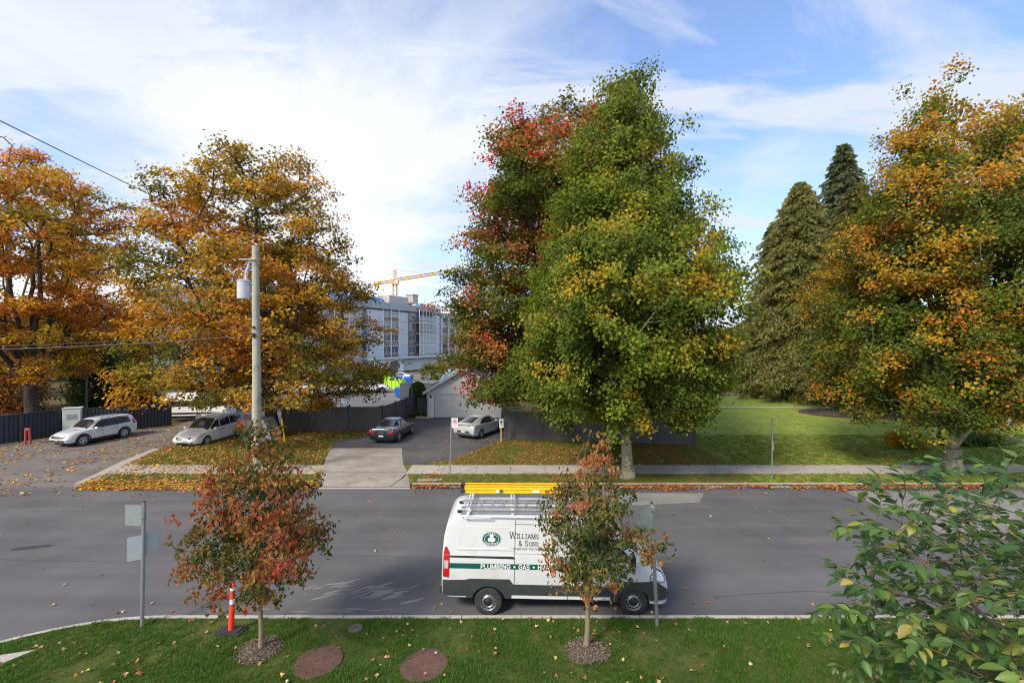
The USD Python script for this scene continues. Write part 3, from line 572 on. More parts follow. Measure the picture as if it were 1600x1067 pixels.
# the amber tree on the right
leaf_tree('street_tree', 'tall amber and green street tree with several stems at the right edge', 'tree', (23.2, 24.0, GB), 20.9, 3.0, prof([(0, 3.2), (.10, 4.9), (.25, 5.8), (.42, 5.4), (.6, 4.5), (.75, 3.5), (.88, 3.0), (.96, 2.3), (1, 1.2)]),
          mixpal([(.066, .10, .013), (.085, .125, .016), (.12, .165, .02), (.17, .175, .02), (.33, .25, .026), (.46, .275, .026), (.46, .20, .026)], .7, top=([6, 5, 3.6, 2.0, .7, .25, .1], [.1, .4, 1, 2.6, 3.6, 3.4, 3])), 3500, 48, .15, 13, .42, 1.3, 10, floor=lambda t: t[2] < 14.8 or any(math.hypot(t[0] - 23.2 - o, .6 * (t[1] - 24)) < .55 + (top - t[2]) * .33 for o, top in ((-2.6, 19.2), (.2, 21.2), (2.9, 19.6))), bark='bark_pale', multi=True, clump=(.28, .28, .24), r_tip=.010, spread=.85, shell=.62, rough=.5, tilt=.35, outward=.6, gap=1.02, sup=(.38, .38, .46))
# conifers in the park
CED = ((.10, .118, .024), (.185, .18, .045), (.24, .14, .04)); FIR = ((.05, .07, .03), (.10, .12, .05)); DCED = ((.05, .06, .018), (.10, .095, .026), (.20, .10, .03))
conifer('cedar_tree', 'broad olive green cedar standing on the park lawn right of the foremost green tree', (34.6, 54.5, GB), 26.0, .8, 9.2, 41, 760, CED, 2.3, .33, .34, trunk_r=.6, power=.66)
conifer('fir_tree', 'tall dark fir with a pointed top rising behind the olive cedar', (51.5, 70.5, GB), 37.5, 4, 9.5, 42, 420, FIR, 1.3, .3, .62, bark='bark_dark', trunk_r=.6, power=.75, sparse=.15)
conifer('fir_tree', 'smaller dark fir peeping out left of the olive cedar', (45.8, 80, GB), 27.5, 2, 4.6, 43, 190, FIR, 1.0, .3, .75, bark='bark_dark', trunk_r=.4, power=.8)
conifer('cedar_tree', 'red cedar with a flared reddish trunk half hidden by the amber street tree', (32.2, 42.6, GB), 21.5, 3.4, 5.2, 44, 360, DCED, 2.0, .40, .36, trunk_r=.72, power=.6)
# ------------------------------------------------------------------ vehicles
def crspline(p, k=4):
    p = np.asarray(p, float); q = np.vstack([2 * p[0] - p[1], p, 2 * p[-1] - p[-2]]); out = []
    for i in range(1, len(q) - 2):
        for s in np.linspace(0, 1, k, endpoint=False):
            a, b, c, d = q[i - 1], q[i], q[i + 1], q[i + 2]
            out.append(.5 * (2 * b + (c - a) * s + (2 * a - 5 * b + 4 * c - d) * s * s + (3 * b - a - 3 * c + d) * s ** 3))
    return np.array(out + [p[-1]])

def loft_body(keys, n=90):
    """keys: rows of x, zb (underside), zbelt, zt (top), wb (half width at the sill), wm (widest), wbelt, wt (roof edge)"""
    K = np.array(keys, float); x0, x1 = K[0, 0], K[-1, 0]
    xs = np.unique(np.r_[np.linspace(x0, x1, n), K[:, 0]]); cols = [PchipInterpolator(K[:, 0], K[:, j])(xs) for j in range(1, 8)]
    rows = []
    for zb, zl, zt, wb, wm, wl, wt in zip(*cols):
        dz = max(zt - zl, .01); r = min(.11, dz * .45)
        pts = [(0, zb), (wb * .9, zb), (wb, zb + .07), (wm, zb + (zl - zb) * .45), (wm * .995, zb + (zl - zb) * .78), (wl, zl), (wl - (wl - wt) * .12 - .005, zl + dz * .12), (wt + (wl - wt) * .10, zt - r), (wt - .05, zt - r * .28), (wt * .62, zt + .005), (wt * .3, zt + .014), (0, zt + .018)]
        rows.append(crspline(pts, 3))
    R = np.array(rows); m = R.shape[1]
    ring = np.concatenate([R, R[:, -2:0:-1] * np.array([-1, 1])], 1); k = ring.shape[1]
    V = np.concatenate([np.broadcast_to(xs[:, None, None], ring.shape[:2] + (1,)), ring], 2).reshape(-1, 3)
    i, j = np.meshgrid(np.arange(len(xs) - 1), np.arange(k), indexing='ij'); j2 = (j + 1) % k
    F = np.stack([i * k + j, (i + 1) * k + j, (i + 1) * k + j2, i * k + j2], -1).reshape(-1, 4); F = np.vstack([F[:, [0, 1, 2]], F[:, [0, 2, 3]]])
    c0 = V[:k].mean(0); c1 = V[-k:].mean(0); nV = len(V); V = np.vstack([V, c0, c1]); a = np.arange(k); a2 = (a + 1) % k; e = (len(xs) - 1) * k
    F = np.vstack([F, np.stack([np.full(k, nV), a, a2], 1), np.stack([np.full(k, nV + 1), e + a2, e + a], 1)])
    t = tm(V, F); 
    if t.volume < 0: t.invert()
    return t

def cut(mesh, tools):
    m = mf.Manifold(mf.Mesh(mesh.vertices.astype(np.float32), mesh.faces.astype(np.uint32)))
    if m.status() != mf.Error.NoError or m.is_empty(): 
        mesh.merge_vertices(); m = mf.Manifold(mf.Mesh(mesh.vertices.astype(np.float32), mesh.faces.astype(np.uint32)))
    for t in tools: m = m - mf.Manifold(mf.Mesh(t.vertices.astype(np.float32), t.faces.astype(np.uint32)))
    v, f, _ = meshkit.arrays(m); return tm(v, f)

class Skin:
    """lays flat shapes on a body: side = (x, z) seen from -y or +y, top = (x, y), front/rear = (y, z)"""
    def __init__(s, body): s.b = body; s.r = trimesh.ray.ray_pyembree.RayMeshIntersector(body) if hasattr(trimesh.ray, 'ray_pyembree') else body.ray
    def put(s, poly, way, off=.004, size=.09, thick=0.0):
        ms = []
        for g in getattr(poly, 'geoms', [poly]):
            if g.is_empty or g.geom_type != 'Polygon' or g.area < 1e-7: continue
            v, f = trimesh.creation.triangulate_polygon(g, engine='earcut'); m = tm(*trimesh.remesh.subdivide_to_size(np.c_[v, np.zeros(len(v))], f, size, max_iter=14)); ms.append(m)
        m = cat_mesh(ms); a, b = m.vertices[:, 0], m.vertices[:, 1]; z = np.zeros(len(a)); far = 9.0
        if way in ('right', 'left'): sg = -1 if way == 'right' else 1; o = np.c_[a, z + sg * far, b]; d = np.array([0, -sg, 0.])
        elif way == 'top': o = np.c_[a, b, z + far]; d = np.array([0, 0, -1.])
        elif way == 'front': o = np.c_[z + far + 5, a, b]; d = np.array([-1., 0, 0])
        elif way == 'frontdown': o = np.c_[a, b, z] + np.array([.7, 0, .7]) * 9; d = np.array([-.7071, 0, -.7071])
        else: o = np.c_[z - far, a, b]; d = np.array([1., 0, 0])
        loc, ri, ti = s.r.intersects_location(o, np.broadcast_to(d, o.shape), multiple_hits=False)
        P = np.full((len(o), 3), np.nan); P[ri] = loc; N = np.zeros((len(o), 3)); N[ri] = s.b.face_normals[ti]; sgn = np.sign((N * -d).sum(1)); N *= np.where(sgn == 0, 1, sgn)[:, None]
        P = P + (.35 * N - .65 * d) * off; ok = ~np.isnan(P).any(1)
        f = m.faces[ok[m.faces].all(1)]; P[~ok] = 0
        n = np.cross(P[f[:, 1]] - P[f[:, 0]], P[f[:, 2]] - P[f[:, 0]]); flip = (n * d).sum(1) > 0; f = f.copy(); f[flip] = f[flip][:, ::-1]
        used = np.unique(f); mp = np.full(len(P), -1); mp[used] = np.arange(len(used)); P, f = P[used], mp[f]
        if thick:            # a real plate: a second skin set in under the first and a rim
            m0 = tm(P, f); e = m0.edges_unique[trimesh.grouping.group_rows(m0.edges_sorted, require_count=1)] if False else None
            n0 = len(P); es = np.sort(np.vstack([f[:, [0, 1]], f[:, [1, 2]], f[:, [2, 0]]]), 1); u, c = np.unique(es, axis=0, return_counts=True); rim = u[c == 1]
            P = np.vstack([P, P + d * thick]); f = np.vstack([f, f[:, ::-1] + n0, np.c_[rim[:, 0], rim[:, 1], rim[:, 1] + n0], np.c_[rim[:, 0], rim[:, 1] + n0, rim[:, 0] + n0]])
        return tm(P, f)

M['glass'] = pm('car_glass', (.012, .015, .018), .06, coat=.5, spec=.8)
M['glass_sky'] = pm('car_glass_side', (.018, .024, .032), .05, coat=1.0, spec=1.0)
M['rim'] = pm('alloy_rim', (.58, .59, .61), .3, metal=.6)
M['steelrim'] = pm('steel_rim', (.35, .35, .36), .4, (.22, .22, .23), 14, metal=.8)
M['plate'] = pm('number_plate', (.7, .72, .74), .5)
M['cladding'] = pm('grey_cladding', (.032, .038, .042), .5, (.045, .05, .053), 6)
M['green'] = pm('green_vinyl', (.004, .085, .07), .35)
M['letter_white'] = pm('white_vinyl', (.74, .75, .74), .4)
M['letter_grey'] = pm('dark_grey_vinyl', (.05, .055, .055), .4)
M['seam'] = pm('panel_gap', (.02, .02, .02), .8)

def ell(cx, cz, a, b, n=32): return affinity.scale(Point(cx, cz).buffer(1, n // 4), a, b)
def rrect(x0, z0, x1, z1, r=.03): return sbox(x0 + r, z0 + r, x1 - r, z1 - r).buffer(r, 6)
def smooth_poly(pts, r): p = Polygon(pts); return p.buffer(-r).buffer(2 * r, 8).buffer(-r)

def wheel(parent, c, side, r=.33, w=.22, style='alloy', n=5, rim_r=None):
    """side -1: outer face towards -y. the wheel is a part with its own rim"""
    rr = rim_r or r * .66; s = side
    T = lathe([(rr * .98, -w / 2 + .02), (rr * 1.02, -w / 2), (r * .93, -w / 2), (r * .985, -w / 2 + .02), (r, -w / 4), (r, w / 4), (r * .985, w / 2 - .02), (r * .93, w / 2), (rr * 1.02, w / 2), (rr * .98, w / 2 - .02)], 36)
    flip = trimesh.transformations.rotation_matrix(math.pi / 2 * (1 if s < 0 else -1), [1, 0, 0])
    def place(m): m = m.copy(); m.apply_transform(flip); m.apply_translation(c); return m
    h = w / 2
    tw = part('wheel', place(T), M['rubber'], parent, 40)
    barrel = lathe([(0, h - .10), (rr * .8, h - .10), (rr * .96, h - .055), (rr, h - .004), (rr * .93, h - .004), (rr * .90, h - .05)], 32)
    pieces = []
    if style == 'steel':
        ring = lathe([(rr * .52, h - .015), (rr * .60, h + .003), (rr * .70, h - .02), (rr * .86, h - .05), (rr * .93, h - .012), (rr * 1.0, h + .002), (rr * 1.0, h - .02), (rr * .9, h - .07), (rr * .5, h - .05)], 36)
        holes = [cyl((rr * .78 * math.cos(a), rr * .78 * math.sin(a), h - .2), (rr * .78 * math.cos(a), rr * .78 * math.sin(a), h + .1), rr * .085, 10) for a in np.arange(12) * 2 * np.pi / 12 + .1]
        pieces.append(cat_mesh([ring] + [lathe([(0, h - .03), (rr * .5, h - .03)], 24)]))
        cap = lathe([(0, h + .012), (rr * .2, h + .01), (rr * .3, h - .005), (rr * .46, h - .012), (rr * .5, h - .02)], 24)
        part('rim', [place(p) for p in pieces], M['steelrim'], tw, 40)
        part('wheel_hole', [place(mv(x_, (0, 0, 0))) for x_ in [lathe([(0, h - .021), (rr * .09, h - .021)], 10)] for x_ in [mv(x_, (rr * .79 * math.cos(a), rr * .79 * math.sin(a), -.008)) for a in np.arange(12) * 2 * np.pi / 12]], M['black'], tw)
        part('hub_cap', place(cap), M['black'], tw, 40)
    else:
        spk = []
        for k in range(n):
            a = 2 * math.pi * k / n + .3
            for dv in ((-.10, .10) if n <= 6 else (0,)):
                p0, p1 = np.array([math.cos(a) * rr * .12, math.sin(a) * rr * .12]), np.array([math.cos(a + dv * 2.2) * rr * .95, math.sin(a + dv * 2.2) * rr * .95])
                spk.append(LineString([p0, p1]).buffer(rr * .085, cap_style='flat'))
        pl = unary_union(spk + [Point(0, 0).buffer(rr * .25)]); ring = Point(0, 0).buffer(rr, 16).difference(Point(0, 0).buffer(rr * .89, 16))
        pieces = [prism(g, h - .035, h - .002) for q in (pl,) for g in getattr(q, 'geoms', [q])] + [prism(ring, h - .03, h + .002)]
        part('rim', [place(p) for p in pieces], M['rim'], tw)
        part('brake_shadow', place(lathe([(0, h - .09), (rr * .93, h - .09)], 24)), M['black'], tw)
    return tw

def wells(ax, wm, r, zc):
    out = []
    for x in ax:
        for s in (-1, 1):
            c = trimesh.creation.cylinder(radius=r, height=.5, sections=40); c.apply_transform(trimesh.transformations.rotation_matrix(math.pi / 2, [1, 0, 0])); c.apply_translation((x, s * (wm - .25 + .06), zc)); out.append(c)
    return out

# ---- the white work van
def make_van():
    L = 5.92; ax0, ax1 = 1.22, 4.95; zc = .34
    keys = [(0.0, .55, 1.45, 1.60, .90, .93, .93, .88), (.03, .50, 1.5, 1.95, .97, .985, .975, .88), (.12, .47, 1.5, 2.34, .99, 1.015, .99, .85), (.26, .45, 1.5, 2.45, 1.0, 1.03, 1.0, .84), (.7, .44, 1.5, 2.50, 1.0, 1.03, 1.0, .84), (2.2, .44, 1.5, 2.53, 1.0, 1.03, 1.0, .84), (3.7, .44, 1.5, 2.52, 1.0, 1.03, 1.0, .84),
            (4.15, .44, 1.48, 2.46, 1.0, 1.03, 1.0, .82), (4.45, .44, 1.46, 2.28, 1.0, 1.03, 1.0, .80), (4.85, .42, 1.43, 1.90, 1.0, 1.03, .99, .76), (5.14, .40, 1.38, 1.56, 1.0, 1.03, .98, .76), (5.24, .38, 1.34, 1.44, .99, 1.02, .96, .78), (5.5, .34, 1.20, 1.33, .97, 1.0, .90, .74), (5.72, .32, 1.08, 1.18, .92, .95, .82, .66), (5.86, .34, .92, .98, .82, .85, .70, .55), (5.92, .42, .72, .78, .66, .70, .56, .44)]
    body = loft_body(keys, 110)
    whole = cut(body, wells((ax0, ax1), 1.03, .435, zc))
    rake = lambda m: rot(m, math.radians(1.15), [0, 1, 0], (1.22, 0, .34))
    sk = Skin(body); Y = 'right'
    t = thing('work_van', 'white work van with a green lettered stripe and two ladders on its roof rack', 'van', (-1.83, 12.70, 0), 0)
    M['van_white'] = pm('van_white_paint', (.60, .62, .645), .3, (.55, .57, .59), 1.6, coat=.6, spots=((.50, .48, .44), 2.6, .55, .85)); b = part('body', rake(whole), M['van_white'], t, 32)
    def P(nm, poly, way, m, off=.004, size=.09, par=t, thick=0.0, sm=40):
        for g in getattr(poly, 'geoms', [poly]):
            if g.area > 1e-7: o = part(nm, rake(sk.put(g, way, off, size, thick)), m, par, sm)
        return o
    for way in ('right', 'left'):
        clad = smooth_poly([(.04, .50), (.04, .90), (.62, .92), (.72, .95), (1.75, .95), (1.85, .82), (4.2, .82), (4.35, .95), (5.55, .95), (5.84, .72), (5.84, .45), (5.4, .40), (1.7, .47), (1.0, .5)], .03)
        for a in (ax0, ax1): clad = clad.union(Point(a, zc).buffer(.60, 24)).difference(Point(a, zc - .02).buffer(.445, 24))
        clad = clad.difference(sbox(-1, -1, 9, .455)).difference(sbox(1.80, 0, 4.35, .545))
        P('lower_cladding', clad, way, M['cladding'], .022, .07, thick=.02)
        P('sill', sbox(1.82, .44, 4.36, .538), way, M['alu'] if False else M['white'], .012)
        P('green_stripe', Polygon([(.14, 1.205), (.14, 1.335), (4.3, 1.335), (4.3, 1.205)]), way, M['green'], .005, .08)
        P('door_rail', smooth_poly([(.17, 1.475), (.17, 1.515), (1.82, 1.515), (1.86, 1.50), (1.86, 1.455), (1.70, 1.463)], .008), way, M['black'], .010, .06, thick=.012)
        P('panel_crease', sbox(.4, 1.665, 1.84, 1.683).union(sbox(1.88, 1.60, 3.15, 1.612)), way, M['white'], .02, .05, thick=.016)
        rec = rrect(.40, 1.70, 1.83, 2.22, .09); P('panel_recess', rec.buffer(.007).difference(rec.buffer(-.007)), way, M['seam'] if False else M['plate'], .006, .05)
        sm_ = sbox(1.868, .56, 1.882, 2.40).union(sbox(1.875, 2.294, 3.22, 2.306)).union(sbox(3.22, .56, 3.232, 2.3)).union(sbox(3.26, .56, 3.272, 1.5)).union(sbox(4.40, .6, 4.412, 1.4)); P('door_gap', sm_, way, M['seam'], .004, .05)
        cab = smooth_poly([(3.40, 1.45), (3.38, 2.12), (4.16, 2.12), (4.62, 1.75), (4.98, 1.44), (4.3, 1.40)], .05); P('cab_window', cab, way, M['glass_sky'], .006, .05)
        P('door_handle', rrect(3.30, 1.18, 3.52, 1.22, .015).union(rrect(3.0, 1.18, 3.17, 1.22, .015)), way, M['black'], .03, .05, thick=.02)
        tl = smooth_poly([(.045, .98), (.045, 1.55), (.075, 1.72), (.13, 1.72), (.20, 1.58), (.20, .98)], .02)
        P('tail_light', tl, way, M['redlamp'], .018, .03, thick=.02)
        P('reversing_light', sbox(.07, 1.20, .175, 1.40), way, M['clearlamp'], .022, .03)
        hl = smooth_poly([(5.36, .98), (5.38, 1.08), (5.55, 1.20), (5.70, 1.10), (5.80, .93), (5.60, .92)], .02); P('headlight', hl, way, M['clearlamp'], .006, .04); P('headlight_edge', hl.buffer(.02).difference(hl), way, M['black'], .005, .04)
        s = -1 if way == 'right' else 1
        mir = [cbox((4.86, s * 1.20, 1.56), (.12, .24, .34), 0, .04), cbox((4.88, s * 1.06, 1.46), (.08, .12, .07), 0, .02)]; part('door_mirror', [rake(x) for x in mir], M['black'], t)
    P('windscreen', smooth_poly([(4.28, -.72), (4.28, .72), (5.12, .80), (5.12, -.80)], .06), 'top', M['glass'], .006, .07)
    P('rear_window', rrect(-.75, 1.55, -.08, 2.1, .06).union(rrect(.08, 1.55, .75, 2.1, .06)), 'rear', M['glass'], .006)
    P('rear_bumper', rrect(-.92, .50, .92, .74, .05), 'rear', M['cladding'], .06, .09, thick=.05)
    P('rear_door_gap', sbox(-.008, .76, .008, 2.35), 'rear', M['seam'], .004)
    P('number_plate', rrect(-.15, 1.0, .15, 1.15, .01), 'rear', M['plate'], .01)
    P('grille', smooth_poly([(-.5, .62), (-.5, .82), (.5, .82), (.5, .62)], .03), 'front', M['black'], .006)
    P('front_bumper', rrect(-.72, .42, .72, .58, .04), 'front', M['cladding'], .02)
    # the badge: green oval with a white ring and a white three-leaf sprig
    cx, cz = 1.27, 1.93; sp = unary_union([Point(cx + .055 * math.cos(a), cz + .012 + .06 * math.sin(a)).buffer(.05, 8) for a in (math.pi / 2, math.pi / 2 + 2.1, math.pi / 2 - 2.1)] + [LineString([(cx, cz), (cx + .015, cz - .095)]).buffer(.010)])
    bd = P('badge', ell(cx, cz, .25, .18), 'right', M['green'], .005, .04)
    P('badge_ring', ell(cx, cz, .243, .173).difference(ell(cx, cz, .233, .163)).union(ell(cx, cz, .188, .12).difference(ell(cx, cz, .178, .11))), 'right', M['letter_white'], .007, .03, par=bd)
    P('badge_sprig', sp, 'right', M['letter_white'], .008, .03, par=bd)
    dots = unary_union([Point(cx + .21 * math.cos(a), cz + .142 * math.sin(a)).buffer(.011, 3) for a in np.r_[np.linspace(-2.5, -.64, 11), np.linspace(1.2, 1.94, 4)]]); P('badge_lettering', dots, 'right', M['letter_white'], .008, .03, par=bd)
    def word(s, h, x, z, m, bold=False, sx=1.0, off=.008):
        w = meshkit.text_mesh(s, h, .002, bold); w.vertices *= [sx, 1, 1]; w.vertices[:, 0] -= w.vertices[:, 0].min(); wd = w.vertices[:, 0].max()
        v = w.vertices.copy(); P3 = np.c_[x + v[:, 0], np.zeros(len(v)), z + v[:, 1]]; o = P3 + np.array([0, -9, 0]); loc, ri, ti = sk.r.intersects_location(o, np.broadcast_to([0, 1., 0], o.shape), multiple_hits=False); y = np.full(len(v), -1.03); y[ri] = loc[:, 1]
        w.vertices = np.c_[P3[:, 0], y - off - v[:, 2], P3[:, 2]]; w.invert(); return w, wd
    lt = []; x = 1.01
    for s in ('PLUMBING', '•', 'GAS', '•', 'HVAC'):
        if s == '•': lt.append(sk.put(Point(x + .045, 1.268).buffer(.026, 6), 'right', .009, .03)); x += .15; continue
        w, wd = word(s, .112, x, 1.212, M['letter_white'], True, .93, .009); lt.append(w); x += wd + .06
    stripe_words = [part('stripe_word', rake(m), M['letter_white'], t) for m in lt]
    def serif(s, h, x, z, small):
        out = []; first = True
        for ch in s:
            if ch == ' ': x += .07; continue
            hh = h if (first or ch == '&' or ch == 'S' and first) else small
            w, wd = word(ch, hh, x, z, None, False, .86); out.append(w)
            ft = {'W': [(.10, 1), (.5, 1), (.9, 1)], 'I': [(.5, 0), (.5, 1)], 'L': [(.14, 0), (.14, 1)], 'A': [(.06, 0), (.94, 0)], 'M': [(.08, 0), (.92, 0), (.08, 1), (.92, 1)], 'N': [(.1, 0), (.1, 1), (.9, 1)]}.get(ch, [])
            for f, e in ft: c = x + wd * f; zz = z + e * hh; out.append(sk.put(sbox(c - .019, zz - .004, c + .019, zz + .004), 'right', .008, .03))
            x += wd + .017; first = False
        return out, x
    a, xe = serif('WILLIAMS', .155, 1.73, 1.955, .115); b2, _ = serif('&', .13, 1.97, 1.775, .1); c2, _ = serif('SONS', .135, 2.13, 1.775, .105)
    [part('side_word', [rake(m) for m in q], M['letter_grey'], t) for q in (a, b2, c2)]
    tiny = [sk.put(sbox(1.73, 1.722, 2.9, 1.728), 'right', .007, .06)] + [sk.put(sbox(1.73 + .028 * k, 1.685, 1.748 + .028 * k, 1.705), 'right', .007, .05) for k in range(4, 38) if k % 6 != 5]
    part('small_lettering', [rake(m) for m in tiny], M['letter_grey'], t)
    for a in (ax0, ax1):
        for s in (-1, 1): wheel(t, (a, s * .915, .355), s, .355, .235, 'steel', rim_r=.215)
    part('underside', [rake(box(.3, -.8, .36, 5.4, .8, .5)), cyl((ax0, -.8, .355), (ax0, .8, .355), .07), cyl((ax1, -.8, .355), (ax1, .8, .355), .07)], M['black'], t)
    # roof rack
    zr = 2.66; rk = []
    for xx in (.62, 1.78, 2.95): rk += [box(xx - .035, -.78, zr - .02, xx - .005, .86, zr + .02), box(xx + .045, -.78, zr - .02, xx + .075, .86, zr + .02), box(xx - .02, -.80, 2.40, xx + .06, -.76, zr), box(xx - .02, .80, 2.40, xx + .06, .84, zr)]
    rk += [cyl((.45, -.92, 2.50), (3.5, -.92, 2.50), .018, 8), cyl((.55, -.95, 2.46), (1.25, -.99, 2.50), .016, 8), cyl((.55, -.95, 2.47), (.72, -.80, 2.62), .016, 8)]
    part('roof_rack', [rake(m) for m in rk], M['white'], t)
    return t
van = make_van()
def ladder(name, label, length, width, rails, m, feet, loc, tilt, rung_m, n_rung, yaw=0.0, labels=(), heads=False):
    t = thing(name, label, 'ladder', loc, yaw); R = lambda q: rot(q, tilt, [1, 0, 0])
    for k, (yy, z0, h, th) in enumerate(rails):
        c = [box(0, yy - th / 2, z0, length, yy + th / 2, z0 + .006), box(0, yy - th / 2, z0 + h - .006, length, yy + th / 2, z0 + h), box(0, yy - .004, z0, length, yy + .004, z0 + h)]
        part('rail', [R(x) for x in c], m, t)
    y0, y1 = rails[0][0], rails[1][0]; zz = rails[0][1] + rails[0][2] / 2
    for k in range(n_rung): xx = .18 + k * (length - .3) / (n_rung - 1); part('rung', R(box(xx - .018, min(y0, y1), zz - .015, xx + .018, max(y0, y1), zz + .015)), rung_m, t)
    if len(rails) > 2:
        y0, y1 = rails[2][0], rails[3][0]; zz = rails[2][1] + rails[2][2] / 2
        for k in range(n_rung): xx = .24 + k * (length - .36) / (n_rung - 1); part('rung', R(box(xx - .018, min(y0, y1), zz - .015, xx + .018, max(y0, y1), zz + .015)), rung_m, t)
    for yy, z0, h, th in rails[:2]: part('foot', R(cbox((-.05, yy, z0 + h / 2), (.12, th * 1.5, h * 1.1), 0, .012)), feet, t)
    for i, (xx, w, mm) in enumerate(labels): part('sticker', R(box(xx, rails[0][0] - rails[0][3] / 2 - .004, rails[0][1] + .015, xx + w, rails[0][0] - rails[0][3] / 2 - .001, rails[0][1] + rails[0][2] - .015)), mm, t)
    return t
lad = ladder('ladder', 'aluminium extension ladder strapped flat on the near side of the van roof', 3.9, .45, [(0, 0, .075, .03), (.42, 0, .075, .03), (.05, .08, .07, .03), (.37, .08, .07, .03)], M['alu'], M['black'], (-1.32, 11.92, 2.55), .22, M['alu'], 13, -.013)
ladder('ladder', 'yellow fibreglass stepladder on the far side of the van roof', 2.75, .4, [(0, 0, .12, .05), (.13, .10, .12, .05), (.03, .095, .10, .04), (.10, .01, .10, .04)], M['yellow'], M['black'], (-1.36, 13.05, 2.70), .25, M['alu'], 8, -.012,
       [(.9, .14, M['plate']), (1.0, .09, M['letter_grey']), (1.95, .2, M['plate']), (2.3, .12, M['redlamp'])])

# ---- cars
def make_car(name, label, loc, rotz, keys, L, W, ax, r, paint, zc=None, glass=(), trims=None, style='alloy', n_sp=5, group=None, seats=False, cat='car', light=True):
    t = thing(name, label, cat, loc, rotz, group); hw = W / 2; zc = zc or r
    body = loft_body(keys, 80); whole = cut(body, wells(ax, hw, r * 1.13, zc)); sk = Skin(body)
    part('body', whole, paint, t, 32)
    def P(nm, poly, way, m, off=.005, size=.08, thick=0.0, par=t):
        for g in getattr(poly, 'geoms', [poly]):
            if g.area > 1e-7: part(nm, sk.put(g, way, off, size, thick), m, par, 40)
    for nm, poly, way, m, *o in glass: P(nm, poly, way, m, *(o or (.005,)))
    if trims: trims(P, sk, t)
    for a in ax:
        for s in (-1, 1): wheel(t, (a, s * (hw - .12), r), s, r, .22, style, n_sp)
    part('underside', box(.35, -hw * .75, .15, L - .35, hw * .75, .3), M['black'], t)
    return t
def both(*rows): return [(nm, poly, w, m) + tuple(o) for nm, poly, m, *o in rows for w in ('right', 'left')]
M['silver'] = pm('silver_paint', (.64, .665, .71), .3, metal=.25, coat=1.0)
M['carwhite'] = pm('white_car_paint', (.76, .75, .73), .3, coat=1.0)
M['darkblue'] = pm('dark_blue_paint', (.018, .024, .038), .25, coat=1.0, metal=.3)
M['palesilver'] = pm('pale_silver_paint', (.60, .62, .63), .28, metal=.35, coat=1.0)
